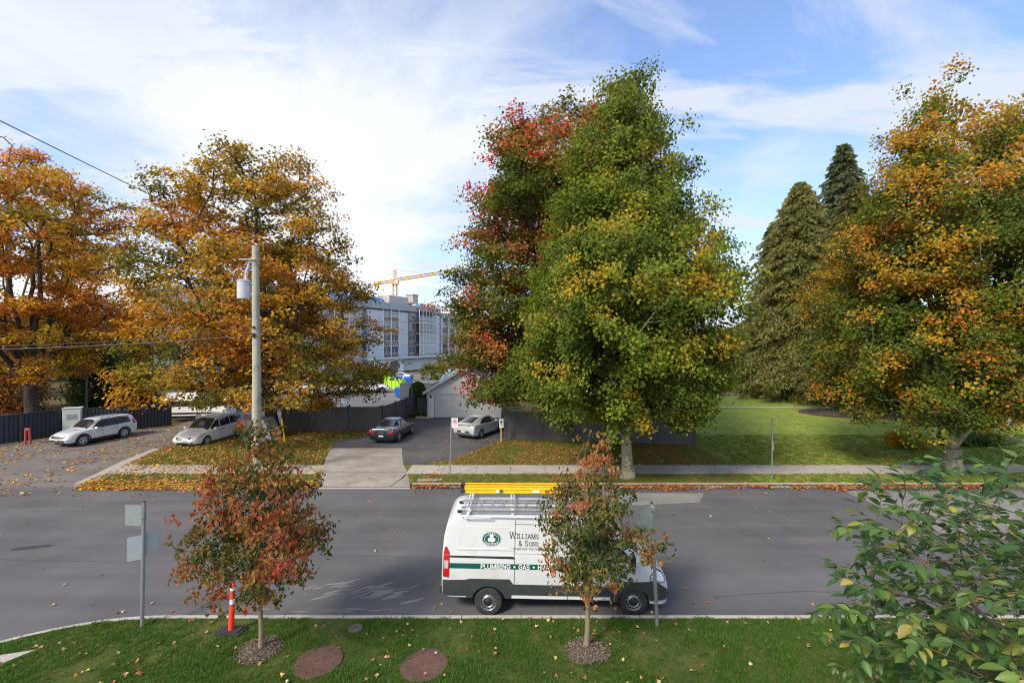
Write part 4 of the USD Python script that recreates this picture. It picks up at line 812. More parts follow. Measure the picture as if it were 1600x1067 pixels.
# a car's local x runs from its rear bumper (0) to its nose (L)
def suv(name, label, loc, rotz, paint, group=None):
    L, W = 4.6, 1.85; a0, a1 = .98, 3.66; r = .36
    keys = [(0, .52, .95, 1.02, .74, .78, .76, .66), (.05, .36, 1.02, 1.25, .84, .88, .86, .66), (.25, .30, 1.05, 1.56, .88, .915, .885, .63), (.6, .27, 1.05, 1.65, .88, .925, .89, .63), (1.6, .26, 1.03, 1.68, .88, .925, .89, .62), (2.4, .26, 1.01, 1.66, .88, .925, .89, .62), (2.75, .26, 1.0, 1.56, .88, .925, .885, .61), (3.2, .26, .99, 1.24, .88, .925, .88, .64), (3.42, .27, .97, 1.08, .88, .925, .87, .66), (3.9, .28, .90, 1.02, .87, .915, .83, .62), (4.3, .30, .80, .93, .82, .87, .76, .54), (4.5, .32, .70, .80, .72, .78, .66, .42), (4.6, .40, .58, .64, .56, .62, .52, .32)]
    side = smooth_poly([(.48, 1.12), (.58, 1.50), (1.2, 1.56), (2.3, 1.54), (2.62, 1.42), (3.02, 1.08), (2.4, 1.07)], .04)
    g = both(('side_window', side, M['glass_sky']), ('wheel_arch_trim', unary_union([Point(a, r).buffer(.47, 20).difference(Point(a, r).buffer(.405, 20)).difference(sbox(-9, -9, 9, .22)) for a in (a0, a1)]), M['black'], .008),
             ('lower_cladding', sbox(1.42, .24, 3.2, .40), M['black'], .012), ('pillar', Polygon([(1.46, 1.05), (1.52, 1.57), (1.60, 1.57), (1.54, 1.05)]).union(Polygon([(2.34, 1.05), (2.34, 1.57), (2.38, 1.57), (2.38, 1.05)])), M['black'], .009), ('chrome_strip', LineString([(.5, 1.10), (2.3, 1.055), (3.02, 1.06)]).buffer(.012), M['chrome'], .009),
             ('tail_light', smooth_poly([(.04, .98), (.12, 1.40), (.22, 1.42), (.38, 1.10), (.32, .96)], .02), M['redlamp'], .012), ('door_gap', sbox(2.39, .4, 2.4, 1.06).union(sbox(1.44, .5, 1.45, 1.05)).union(sbox(3.2, .45, 3.21, 1.0)), M['seam'], .004), ('door_handle', rrect(1.6, .90, 1.76, .94, .015).union(rrect(2.5, .88, 2.66, .92, .015)), M['chrome'], .02),
             ('headlight', smooth_poly([(3.86, .84), (4.1, .90), (4.42, .76), (4.46, .68), (4.2, .72)], .015), M['clearlamp'], .010))
    g += [('windscreen', smooth_poly([(2.72, -.62), (2.72, .62), (3.34, .70), (3.34, -.70)], .05), 'top', M['glass']), ('rear_window', rrect(-.6, 1.12, .6, 1.45, .06), 'rear', M['glass']),
          ('grille', smooth_poly([(-.52, .62), (-.56, .78), (.56, .78), (.52, .62)], .03), 'front', M['black'], .012), ('grille_bar', sbox(-.5, .735, .5, .765), 'front', M['chrome'], .02), ('air_intake', rrect(-.62, .40, .62, .50, .04), 'front', M['black'], .010), ('bumper_trim', rrect(-.62, .345, .62, .375, .012), 'front', M['chrome'], .012), ('number_plate', rrect(-.16, .50, .16, .60, .01), 'front', M['plate'], .03), ('number_plate', rrect(-.16, .75, .16, .88, .01), 'rear', M['plate'], .02)]
    def tr(P, sk, t):
        for s in (-1, 1): part('door_mirror', cbox((2.92, s * 1.02, 1.08), (.14, .2, .15), 0, .03), paint, t); part('roof_rail', tube([(.7, s * .58, 1.66), (.8, s * .58, 1.71), (2.2, s * .57, 1.71), (2.35, s * .57, 1.65)], .018, 6), M['black'], t)
    return make_car(name, label, loc, rotz, keys, L, W, (a0, a1), r, paint, glass=g, trims=tr, n_sp=5, group=group)
def minivan(name, label, loc, rotz, paint):
    L, W = 5.08, 1.98; a0, a1 = 1.05, 4.08; r = .34
    keys = [(0, .5, 1.0, 1.1, .8, .84, .82, .7), (.05, .34, 1.05, 1.35, .9, .94, .92, .70), (.25, .27, 1.06, 1.65, .94, .98, .95, .70), (.7, .24, 1.06, 1.75, .94, .99, .95, .70), (2.0, .22, 1.03, 1.79, .94, .99, .95, .69), (2.75, .22, 1.0, 1.75, .94, .99, .95, .68), (3.1, .22, .98, 1.62, .94, .99, .94, .66), (3.75, .23, .95, 1.18, .94, .99, .93, .68), (4.0, .24, .93, 1.05, .93, .98, .91, .68), (4.5, .26, .84, .93, .88, .93, .82, .58), (4.85, .28, .72, .80, .78, .83, .70, .46), (5.02, .32, .58, .66, .62, .68, .56, .36), (5.08, .40, .5, .54, .5, .54, .46, .3)]
    w1 = smooth_poly([(.55, 1.13), (.68, 1.55), (1.75, 1.62), (1.78, 1.11)], .04); w2 = smooth_poly([(1.84, 1.11), (1.81, 1.62), (2.72, 1.60), (2.76, 1.08)], .04); w3 = smooth_poly([(2.83, 1.08), (2.80, 1.59), (3.02, 1.52), (3.60, 1.10), (3.55, 1.03)], .03)
    g = both(('side_window', w1, M['glass']), ('side_window', w2, M['glass']), ('side_window', w3, M['glass']), ('door_gap', sbox(2.79, .4, 2.8, 1.06).union(sbox(1.6, .92, 2.8, .93)).union(sbox(1.62, .45, 1.63, .93)), M['seam'], .004), ('door_handle', rrect(2.5, .88, 2.7, .93, .015).union(rrect(2.9, .87, 3.08, .92, .015)), M['black'], .02),
             ('tail_light', smooth_poly([(.04, .95), (.12, 1.30), (.26, 1.30), (.34, .98)], .02), M['redlamp'], .012), ('headlight', smooth_poly([(4.14, .86), (4.5, .86), (4.84, .66), (4.86, .60), (4.5, .68)], .015), M['clearlamp'], .008))
    g += [('windscreen', smooth_poly([(2.98, -.66), (2.98, .66), (3.86, .78), (3.86, -.78)], .05), 'top', M['glass_wind'], .006), ('rear_window', rrect(-.65, 1.2, .65, 1.55, .06), 'rear', M['glass']),
          ('grille', Polygon([(-.52, .68), (-.5, .72), (-.1, .65), (.1, .65), (.5, .72), (.52, .68), (.40, .56), (-.40, .56)]), 'front', M['black'], .02), ('grille_bar', sbox(-.42, .60, .42, .612).union(sbox(-.4, .635, .4, .645)), 'front', M['chrome'], .026), ('air_intake', rrect(-.42, .33, .42, .40, .03), 'front', M['black'], .012), ('number_plate', rrect(-.16, .43, .16, .53, .01), 'front', M['plate'], .03), ('fog_light', rrect(-.68, .36, -.52, .42, .02).union(rrect(.52, .36, .68, .42, .02)), 'front', M['black'], .02)]
    def tr(P, sk, t):
        for s in (-1, 1): part('door_mirror', cbox((3.5, s * 1.1, 1.08), (.15, .2, .16), 0, .03), paint, t)
    return make_car(name, label, loc, rotz, keys, L, W, (a0, a1), r, paint, glass=g, trims=tr, n_sp=6)
def sedan(name, label, loc, rotz, paint, group=None, hatch=False):
    L, W = 4.75, 1.82; a0, a1 = 1.05, 3.78; r = .33
    if hatch: keys = [(0, .55, .82, .90, .70, .76, .72, .62), (.05, .40, .92, 1.02, .80, .86, .82, .66), (.22, .28, .98, 1.08, .84, .91, .85, .66), (.6, .22, .97, 1.20, .85, .91, .87, .62), (1.3, .2, .95, 1.37, .85, .91, .86, .58), (2.1, .2, .93, 1.43, .85, .91, .86, .57), (2.6, .2, .92, 1.40, .85, .91, .86, .57), (3.5, .2, .88, 1.03, .85, .91, .84, .62), (3.8, .21, .85, .92, .84, .90, .80, .60), (4.3, .22, .74, .80, .78, .84, .70, .46), (4.65, .26, .60, .66, .62, .68, .56, .36), (4.75, .36, .5, .54, .5, .54, .46, .3)]
    else: keys = [(0, .5, .85, .90, .70, .76, .72, .62), (.05, .34, .93, 1.0, .80, .86, .80, .66), (.2, .26, .96, 1.03, .84, .90, .83, .66), (.62, .22, .95, 1.06, .85, .91, .85, .64), (.85, .21, .94, 1.14, .85, .91, .86, .60), (1.45, .2, .93, 1.38, .85, .91, .86, .56), (2.0, .2, .92, 1.45, .85, .91, .86, .55), (2.5, .2, .92, 1.42, .85, .91, .86, .55), (3.15, .2, .90, 1.10, .85, .91, .85, .60), (3.4, .2, .88, .97, .85, .91, .83, .62), (4.2, .22, .78, .85, .80, .86, .74, .52), (4.62, .26, .64, .70, .66, .72, .6, .4), (4.75, .36, .54, .58, .54, .58, .5, .34)]
    side = smooth_poly([(.98, .99), (1.5, 1.30), (2.0, 1.37), (2.45, 1.34), (3.08, .97), (2.2, .97)] if not hatch else [(.95, 1.01), (1.5, 1.27), (2.1, 1.35), (2.55, 1.32), (3.25, .95), (2.2, .97)], .03)
    g = both(('side_window', side, M['glass_sky']), ('pillar', Polygon([(1.98, .95), (1.98, 1.40), (2.05, 1.40), (2.07, .95)]), M['black'], .009), ('door_gap', sbox(2.06, .3, 2.07, .95).union(sbox(3.0, .35, 3.01, .93)).union(sbox(1.25, .55, 1.26, .94)), M['seam'], .004), ('door_handle', rrect(1.2, .80, 1.38, .84, .015).union(rrect(2.12, .79, 2.3, .83, .015)), M['chrome'] if not hatch else paint, .02), ('headlight', smooth_poly([(4.1, .72), (4.3, .76), (4.6, .62), (4.4, .60)], .012), M['clearlamp'], .008))
    if hatch:
        g += [('rear_window', smooth_poly([(.36, -.50), (.36, .50), (1.35, .46), (1.35, -.46)], .04), 'top', M['glass_sky'], .006), ('spoiler_edge', rrect(-.70, .985, .70, 1.03, .015), 'rear', M['black'], .03, .08, .03), ('light_bar', rrect(-.68, .90, .68, .925, .01), 'rear', M['redlamp'], .012), ('lower_bumper', rrect(-.5, .50, .5, .62, .04), 'rear', M['black'], .012), ('number_plate', rrect(-.16, .52, .16, .61, .01), 'rear', M['plate'], .03), ('diffuser', rrect(-.66, .40, .66, .45, .02), 'rear', M['black'], .014)]
    else:
        g += [('rear_window', smooth_poly([(.80, -.56), (.80, .56), (1.42, .50), (1.42, -.50)], .05), 'top', M['glass_sky'], .006), ('tail_light', smooth_poly([(-.76, .70), (-.76, .88), (-.42, .86), (-.46, .70)], .02), 'rear', M['redlamp'], .012), ('tail_light', smooth_poly([(.76, .70), (.76, .88), (.42, .86), (.46, .70)], .02), 'rear', M['redlamp'], .012), ('number_plate', rrect(-.16, .50, .16, .60, .01), 'rear', M['plate'], .02), ('bumper_line', rrect(-.74, .63, .74, .65, .008), 'rear', M['seam'], .008), ('boot_badge', rrect(-.18, .76, .18, .79, .01), 'rear', M['chrome'], .012)]
        g += both(('tail_light', smooth_poly([(.02, .70), (.03, .89), (.30, .88), (.26, .72)], .02), M['redlamp'], .012))
    g += [('windscreen', smooth_poly([(2.5, -.54), (2.5, .54), (3.3, .66), (3.3, -.66)], .05), 'top', M['glass'], .006)]
    def tr(P, sk, t):
        for s in (-1, 1): part('door_mirror', cbox((2.98, s * .99, .99), (.13, .17, .13), 0, .03), paint, t)
    return make_car(name, label, loc, rotz, keys, L, W, (a0, a1), r, paint, glass=g, trims=tr, n_sp=7, group=group)
M['glass_wind'] = pm('windscreen_glass', (.03, .035, .032), .08, (.12, .12, .10), 2.2, coat=.7, ramp=(.52, .7))
def carloc(fr, re, L, ax0, ax1, side):
    """placing from the ground points of the near-side wheels: fr, re = front and rear contact points on that side"""
    d = (np.array(fr) - np.array(re)); a = math.atan2(d[1], d[0]); return a
# heading angles are measured from +x; the nose points that way
def place_car(fn, name, label, rear_xy, ang, ax0, half, side, paint, z, **k):
    """rear_xy = ground point under the visible rear (or front) wheel on side (+1 left, -1 right)"""
    ca, sa = math.cos(ang), math.sin(ang); lx, ly = ax0, side * half
    return fn(name, label, (rear_xy[0] - (ca * lx - sa * ly), rear_xy[1] - (sa * lx + ca * ly), z), ang, paint, **k)
A = math.atan2(-.98, -.20)
place_car(suv, 'suv', 'silver sport utility car parked nose out along the dark fence on the left', at(193, 683)[:2], A, .98, .82, 1, M['silver'], .01)
place_car(minivan, 'minivan', 'white minivan parked on the leafy edge of the lane behind the young red tree', at(322, 697)[:2], math.atan2(-.995, -.08), 4.08, .87, 1, M['carwhite'], .05)
place_car(sedan, 'sedan', 'dark blue sedan seen from behind on the driveway by the grey fence', at(622, 689, .13)[:2], math.radians(84), 1.05, .80, -1, M['darkblue'], .15)
place_car(lambda *a, **k: sedan(*a, hatch=True, **k), 'hatchback', 'silver fastback car parked on the driveway under the red and green maple', at(751, 684, .13)[:2], math.radians(63), 1.05, .80, -1, M['palesilver'], .15)
# ------------------------------------------------------------------ fences
M['fence_navy'] = pm('navy_steel_sheet', (.016, .020, .032), .45, (.024, .028, .042), 3, metal=.2, rnd=.12)
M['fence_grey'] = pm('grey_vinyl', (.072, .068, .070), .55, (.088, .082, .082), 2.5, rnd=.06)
M['fence_dark'] = pm('dark_grey_vinyl_boards', (.052, .05, .054), .55, (.066, .063, .066), 2.5, rnd=.08)
def navy_fence(pts, label, h=2.0, step=2.5):
    p0 = np.array(pts[0], float); t = thing('fence', label, 'fence', (p0[0], p0[1], 0)); ln = LineString(pts); n = int(round(ln.length / step))
    for k in range(n):
        a, b = np.array(ln.interpolate(k * ln.length / n).coords[0]) - p0, np.array(ln.interpolate((k + 1) * ln.length / n).coords[0]) - p0
        d = (b - a) / np.linalg.norm(b - a); nrm = np.array([-d[1], d[0]]); L = np.linalg.norm(b - a); V, F = [], []
        xs = []; x = .06                                  # folded sheet: ribs 22 cm apart
        while x < L - .06: xs += [(x, 0), (x + .15, 0), (x + .17, .035), (x + .20, .035), (x + .22, 0)]; x += .22
        for x, y in xs: q = a + d * x + nrm * y; V += [(q[0], q[1], .06), (q[0], q[1], h - .06)]
        F = [(2 * i, 2 * i + 2, 2 * i + 3) for i in range(len(xs) - 1)] + [(2 * i, 2 * i + 3, 2 * i + 1) for i in range(len(xs) - 1)]
        part('fence_panel', tm(V, F), M['fence_navy'], t)
        part('post', cbox((a[0], a[1], h / 2), (.07, .07, h + .02), math.atan2(d[1], d[0])), M['fence_navy'], t)
        m = (a + b) / 2; part('top_rail', cbox((m[0], m[1], h - .03), (L - .08, .06, .06), math.atan2(d[1], d[0])), M['fence_navy'], t)
    return t
def vinyl_fence(pts, label, h=1.85, step=2.45, m=None, z=GB, band=.34, hs=None):
    m = m or M['fence_grey']; p0 = np.array(pts[0], float); t = thing('fence', label, 'fence', (p0[0], p0[1], z)); ln = LineString(pts); n = max(1, int(round(ln.length / step)))
    for k in range(n + 1):
        s = k * ln.length / n; a = np.array(ln.interpolate(s).coords[0]) - p0; q = np.array(ln.interpolate(min(ln.length, s + .05)).coords[0]) - np.array(ln.interpolate(max(0, s - .05)).coords[0]); ang = math.atan2(q[1], q[0])
        po = part('post', cbox((a[0], a[1], (h + .03) / 2), (.127, .127, h + .03), ang), m, t); part('post_cap', trimesh.convex.convex_hull(np.vstack([cbox((a[0], a[1], h + .045), (.14, .14, .03), ang).vertices, [[a[0], a[1], h + .10]]])), m, po)
        if k == n: break
        b = np.array(ln.interpolate((k + 1) * ln.length / n).coords[0]) - p0; c = (a + b) / 2; L = np.linalg.norm(b - a) - .13; ang = math.atan2((b - a)[1], (b - a)[0]); d = (b - a) / np.linalg.norm(b - a)
        for zz, hh in ((.10, .14), (h - band - .02, .09), (h - .06, .09)): part('rail', cbox((c[0], c[1], zz), (L, .055, hh), ang), m, t)
        nb = max(1, int(L / .285))
        for i in range(nb):
            x = -L / 2 + (i + .5) * L / nb; part('board', cbox((c[0] + d[0] * x, c[1] + d[1] * x, (h - band - .02 + .13) / 2 + .0), (L / nb - .006, .03, h - band - .02 - .20), ang), m, t)
        part('top_panel', cbox((c[0], c[1], h - band / 2 - .04), (L, .024, band - .13), ang), m, t)
    return t
navy_fence([(-38.2, 26.0), (-34.7, 30.8), (-33.35, 33.8)], 'dark navy ribbed steel fence at the far left beside the two red posts')
navy_fence([(-32.4, 34.4), (-30.2, 35.9), (-28.3, 37.8)], 'dark navy ribbed steel fence behind the silver car, right of the pale cabinet')
vinyl_fence([(-17.8, 35.3), (-10.2, 35.3)], 'grey vinyl fence with boards left of the dark blue sedan')
vinyl_fence([(-10.1, 35.5), (-9.55, 39.5), (-9.3, 43.2)], 'grey vinyl fence running back from the dark blue sedan to the white wall')
vinyl_fence([(-.45, 32.0), (12.1, 30.2)], 'long grey vinyl fence in deep shade behind the foremost green tree', 2.0)
vinyl_fence([(12.2, 30.4), (12.9, 46)], 'grey vinyl fence along the edge of the park lawn', 2.0)
# ------------------------------------------------------------------ garage, walls
def garage():
    x0, x1, y0, y1, he, hr = -7.65, -1.0, 41.2, 47.7, 2.42, 4.5; xc = (x0 + x1) / 2; t = thing('garage', 'white gabled garage with a white sectional door at the end of the driveway', 'garage', (xc, y0, GB))
    w = (x1 - x0) / 2; D = y1 - y0; dx0, dx1, dh = -w + .62, -w + 5.6, 2.14
    front = Polygon([(-w, 0), (w, 0), (w, he), (0, hr), (-w, he)]).difference(sbox(dx0, -1, dx1, dh)); V = prism(front, 0, .15); V.apply_transform(trimesh.transformations.rotation_matrix(math.pi / 2, [1, 0, 0])); V.apply_translation((0, .15, 0))
    back = prism(Polygon([(-w, 0), (w, 0), (w, he), (0, hr), (-w, he)]), 0, .15); back.apply_transform(trimesh.transformations.rotation_matrix(math.pi / 2, [1, 0, 0])); back.apply_translation((0, D, 0))
    part('wall', [V, back, box(-w, .15, 0, -w + .15, D - .15, he), box(w - .15, .15, 0, w, D - .15, he)], M['whitewall'], t)
    dr = part('garage_door', box(dx0 + .02, .09, .02, dx1 - .02, .11, dh - .01), M['whitewall'], t)
    for k in range(4): part('door_panel', box(dx0 + .03, .06, .03 + k * .525, dx1 - .03, .088, .03 + k * .525 + .51), M['white'], dr)
    part('door_frame', [box(dx0 - .1, -.02, 0, dx0, .05, dh + .1), box(dx1, -.02, 0, dx1 + .1, .05, dh + .1), box(dx0, -.02, dh, dx1, .05, dh + .1)], M['whitewall'], t)
    part('corner_board', box(-w - .02, -.03, 0, -w + .14, -.002, he), M['white'], t); part('trim_board', box(-w + .16, -.02, 1.02, dx0 - .12, -.002, 1.1), M['white'], t)
    rf = []; ov = .35
    for s in (-1, 1):
        q = Polygon([(0, hr + .02), (s * (w + ov), he - (hr - he) / w * ov + .02), (s * (w + ov), he - (hr - he) / w * ov + .16), (0, hr + .17)]); m = prism(q if q.is_valid else q.buffer(0), 0, D + .8); m.apply_transform(trimesh.transformations.rotation_matrix(math.pi / 2, [1, 0, 0])); m.apply_translation((0, D + .4, 0)); part('roof', m, M['roof_grey'], t)
        q = Polygon([(0, hr - .10), (s * (w + ov), he - (hr - he) / w * ov - .10), (s * (w + ov), he - (hr - he) / w * ov + .17), (0, hr + .18)]); m = prism(q, 0, .03); m.apply_transform(trimesh.transformations.rotation_matrix(math.pi / 2, [1, 0, 0])); m.apply_translation((0, -.405, 0)); part('barge_board', m, M['white'], t)
    part('wall_lamp', cbox((-w + .3, -.08, 1.95), (.12, .12, .24), 0, .02), M['black'], t)
M['roof_grey'] = pm('grey_roofing', (.10, .10, .105), .8, (.15, .15, .155), 4, bump=.4)
M['bluegrey'] = pm('bluegrey_sheet', (.30, .36, .44), .55, (.36, .42, .50), 2)
garage()
def white_wall():
    t = thing('white_wall', 'ribbed white metal wall behind the tall clipped green shrub left of the garage', 'wall', (-11.1, 45.0, .1))
    for k in range(14): part('wall_sheet', [box(k * .22 + .004, 0, 0, k * .22 + .216, .05, 2.75), box(k * .22 + .02, -.02, 0, k * .22 + .06, -.002, 2.75)], M['whitewall'], t)
    part('coping', box(-.05, -.06, 2.752, 3.14, .12, 2.83), M['white'], t); part('return_wall', box(3.09, .13, 0, 3.2, 7.0, 2.75), M['bluegrey'], t); part('side_roof', trimesh.convex.convex_hull(np.array([(3.21, 3.6, 2.5), (8.6, 3.6, 2.5), (3.21, 10, 3.5), (8.6, 10, 3.5), (3.21, 3.6, 2.6), (8.6, 3.6, 2.6), (3.21, 10, 3.6), (8.6, 10, 3.6)])), M['bluegrey'], t)
white_wall()
def gate():
    t = thing('gate', 'small dark grey boarded gate between the tall shrub and the garage', 'gate', (-8.85, 42.6, GB))
    for k in range(4): part('board', box(k * .235 - .02, 0, .05, k * .235 + .21, .04, 1.62), M['fence_dark'], t)
    part('rail', box(-.03, -.03, 1.38, .93, -.002, 1.48), M['fence_dark'], t); part('rail', box(-.03, -.03, .25, .93, -.002, .35), M['fence_dark'], t)
gate()
# ------------------------------------------------------------------ apartment block
M['apt'] = pm('pale_blue_panel', (.50, .52, .55), .7, (.44, .46, .49), .25, rnd=.05)
M['apt_grey'] = pm('grey_parapet', (.33, .34, .36), .7, (.28, .29, .31), .3)
M['apt_dark'] = pm('dark_corner_panel', (.12, .15, .19), .6)
M['apt_spandrel'] = pm('brown_spandrel', (.22, .14, .11), .7, (.27, .18, .15), .8, rnd=.15)
M['apt_pink'] = pm('buff_panel', (.40, .34, .32), .7, (.46, .41, .38), .3)
M['apt_glass'] = pm('window_glass', (.05, .065, .075), .06, (.11, .13, .14), .9, coat=1.0, rnd=.4)
M['apt_frame'] = pm('white_frame', (.66, .68, .70), .5)
M['curtain'] = pm('net_curtain', (.42, .43, .42), .8, (.3, .31, .3), 2)
M['roof_blue'] = pm('blue_roof_cover', (.075, .17, .42), .5, (.11, .25, .55), 1.2)
def apartment():
    A0, A1 = np.array([-33.3, 103.0]), np.array([-20.6, 129.0]); d = (A1 - A0) / np.linalg.norm(A1 - A0); ang = math.atan2(d[1], d[0])
    t = thing('apartment_block', 'five storey pale blue apartment block with brown window bands beyond the car park', 'apartment block', (A0[0], A0[1], .1), ang)
    # local x runs along the facade away from the camera, -y is the front; x=0 at the visible left corner
    F = 2.95; Z0 = 3.0; H = 16.0; x_lo, x_hi = -34.0, 29.0
    part('structure', box(x_lo, .32, 0, x_hi, 16, H - .4), M['apt_dark'], t)
    part('parapet', box(x_lo, -.35, H - 1.35, x_hi + .2, .3, H + .25), M['apt_grey'], t); part('roof', box(x_lo, .32, H - .38, x_hi, 16.0, H - .1), M['roof_grey'], t)
    def window(x0, x1, z0, z1, y=.1, mull=1, m=None, sp=True):
        w = part('window', [box(x0, y - .06, z0, x0 + .09, y + .02, z1), box(x1 - .09, y - .06, z0, x1, y + .02, z1), box(x0 + .09, y - .06, z1 - .09, x1 - .09, y + .02, z1), box(x0 + .09, y - .06, z0, x1 - .09, y + .02, z0 + .09)] + [box(x0 + (x1 - x0) * (i + 1) / (mull + 1) - .04, y - .055, z0 + .09, x0 + (x1 - x0) * (i + 1) / (mull + 1) + .04, y + .02, z1 - .09) for i in range(mull)], M['apt_frame'], t)
        part('pane', box(x0 + .09, y - .02, z0 + .09, x1 - .09, y - .005, z1 - .09), m or M['apt_glass'], w)
    r = np.random.default_rng(5)
    def bay_panel(x0, x1, m):
        for k in range(4): part('panel', box(x0 + .03, -.12, Z0 + k * F + .03, x1 - .03, .3, Z0 + (k + 1) * F - .03 - (.5 if k == 3 else 0)), m, t)
        part('panel', box(x0 + .03, -.1, 0, x1 - .03, .3, Z0 - .04), M['apt'], t)
    def bay_win(x0, x1):
        n = 2; w = (x1 - x0) / n
        for k in range(4):
            z = Z0 + k * F
            for i in range(n):
                a = x0 + i * w; part('spandrel', box(a + .10, .02, z + .05, a + w - .10, .3, z + .92), M['apt_spandrel'], t); window(a + .10, a + w - .10, z + .98, z + F - .12 - (.4 if k == 3 else 0), .16, 1, M['curtain'] if r.random() < .18 else None)
            part('slab_edge', box(x0 + .05, -.06, z - .1, x1 - .05, .3, z + .03), M['apt'], t)
        for i in range(n + 1): part('mullion', box(x0 + i * w - .09, -.16, 0, x0 + i * w + .09, .3, H - 1.4), M['apt_frame'], t)
        for i in range(n): window(x0 + i * w + .12, x0 + (i + 1) * w - .12, .25, Z0 - .2, .16, 1)
    # ---- the visible face, from the corner away from us
    part('corner_pier', box(-.75, -.2, 0, .35, .3, H - 1.4), M['apt_dark'], t)
    bay_panel(.38, 5.9, M['apt']); bay_win(6.0, 11.6); bay_panel(11.75, 15.0, M['apt']); part('dark_pier', box(15.03, -.1, 0, 15.5, .3, H - 1.4), M['apt_dark'], t)
    # end bay with a glazed winter garden
    for k in range(4):
        z = Z0 + k * F; part('spandrel', box(15.6, .02, z + .05, 18.2, .3, z + .9), M['apt_spandrel'], t); window(15.6, 18.2, z + .96, z + F - .12 - (.4 if k == 3 else 0), .16, 1)
    for k in range(5):
        z = (Z0 + k * F) if k < 4 else H - .8; part('garden_slab', box(18.4, -1.1, z - .12, 25.9, .28, z + .06), M['apt_frame'], t)
    for i in range(6): part('garden_post', box(18.4 + i * 1.47, -1.16, Z0 - .1, 18.52 + i * 1.47, -1.0, H - .8), M['apt_frame'], t)
    for k in range(4):
        z = Z0 + k * F
        for i in range(5): part('garden_pane', box(18.55 + i * 1.47, -1.1, z + .10, 19.82 + i * 1.47, -1.07, z + (F - .2 if k < 3 else 1.7)), M['apt_glass'] if k > 1 else M['curtain'], t)
        part('garden_rail', box(18.5, -1.2, z + .95, 25.8, -1.12, z + 1.05), M['apt_frame'], t); part('spandrel', box(18.5, .02, z + .07, 25.8, .3, z + .9), M['apt_spandrel'], t)
    part('garden_roof', trimesh.convex.convex_hull(np.array([(18.3, -1.2, H - .8), (25.95, -1.2, H - .8), (18.3, .3, H + .2), (25.95, .3, H + .2), (18.3, .3, H - .8), (25.95, .3, H - .8)])), M['apt_glass'], t)
    bay_panel(26.1, 28.9, M['apt']); part('dark_pier', box(28.92, -.1, 0, 29.3, .3, H - 1.4), M['apt_dark'], t)
    for i in range(4): window(18.6 + i * 1.85, 20.3 + i * 1.85, .3, Z0 - .3, .16, 1)
    dr = part('entrance_door', box(12.6, -.16, .1, 13.9, -.13, 2.45), M['apt_frame'], t); part('door_glass', box(12.85, -.19, .5, 13.65, -.165, 2.3), M['apt_glass'], dr)
    # ---- the part that only shows through the maple
    bay_panel(-6.0, -.8, M['apt_pink']); bay_win(-11.6, -6.1); bay_panel(-16, -11.7, M['apt_pink']); bay_win(-21.6, -16.1); bay_panel(-26, -21.7, M['apt_pink']); bay_win(-31.6, -26.1); bay_panel(-34, -31.7, M['apt_pink'])
    # ---- roof
    rows = [part('solar_panel', trimesh.convex.convex_hull(np.array([(x, 3 + .2, H + .1), (x + 2.8, 3.2, H + .1), (x, 5.4, H + 2.0), (x + 2.8, 5.4, H + 2.0), (x, 5.5, H + 2.0), (x + 2.8, 5.5, H + 2.0)])), M['roof_blue'], t) for x in np.arange(-33, 12, 3.0)]
    part('lift_house', box(11.5, 3.0, H - .1, 19, 8.6, H + 2.6), M['apt_pink'], t); part('chimney', box(20.4, 2.6, H - .1, 22.6, 4.8, H + 3.4), M['apt_pink'], t); part('chimney_cap', box(20.2, 2.4, H + 3.4, 22.8, 5.0, H + 3.65), M['apt_grey'], t)
    for i in range(4): part('roof_vent', box(19.4 + i * 2.4, 1.0, H - .05, 20.8 + i * 2.4, 2.1, H + .8 + .3 * (i % 2)), [M['apt_frame'], M['roof_blue'], M['apt_grey'], M['apt_frame']][i], t)
    part('roof_rail', [cyl((19, .5, H + 1.1), (28.6, .5, H + 1.1), .05, 6)] + [cyl((19 + i * 1.6, .5, H), (19 + i * 1.6, .5, H + 1.1), .04, 6) for i in range(7)], M['apt_frame'], t)
    t2 = thing('apartment_wing', 'lower far wing of the apartment block with rows of windows beside the red maple', 'building', (A0[0] + d[0] * 30.2, A0[1] + d[1] * 30.2, .1), ang)
    part('structure', box(0, .5, 0, 26, 12, 14.6), M['apt_dark'], t2); part('parapet', box(0, .1, 13.6, 26, .49, 15.0), M['apt_grey'], t2)
    for k in range(4):
        for i in range(7):
            w = part('window', box(.4 + i * 3.6, .2, 1.9 + k * 3.0, 3.0 + i * 3.6, .48, 3.4 + k * 3.0), M['apt_frame'], t2); part('pane', box(.55 + i * 3.6, .14, 2.0 + k * 3.0, 2.85 + i * 3.6, .19, 3.3 + k * 3.0), M['apt_glass'], w); part('spandrel', box(.4 + i * 3.6, .22, .75 + k * 3.0, 3.0 + i * 3.6, .48, 1.85 + k * 3.0), M['apt_spandrel'], t2)
    for i in range(8): part('pier', box(-.55 + i * 3.6, .0, 0, .3 + i * 3.6, .48, 13.6), M['apt'], t2)
    # low garden building in front
    t3 = thing('podium', 'low pale podium wall with a dark garage opening in front of the apartment block', 'building', (-29.5, 98, .1), ang)
    part('wall', [box(0, 0, 0, 4.8, .3, 2.9), box(7.6, 0, 0, 9.4, .3, 2.9), box(4.8, 0, 2.4, 7.6, .3, 2.9)], M['whitewall'], t3); part('opening', box(4.82, .2, 0, 7.58, .3, 2.38), M['apt_dark'], t3); part('roof', box(-.3, -.5, 2.9, 34, 4, 3.2), M['bluegrey'], t3); part('wall', box(9.5, .6, 0, 33.5, .9, 2.88), M['apt'], t3)
apartment()
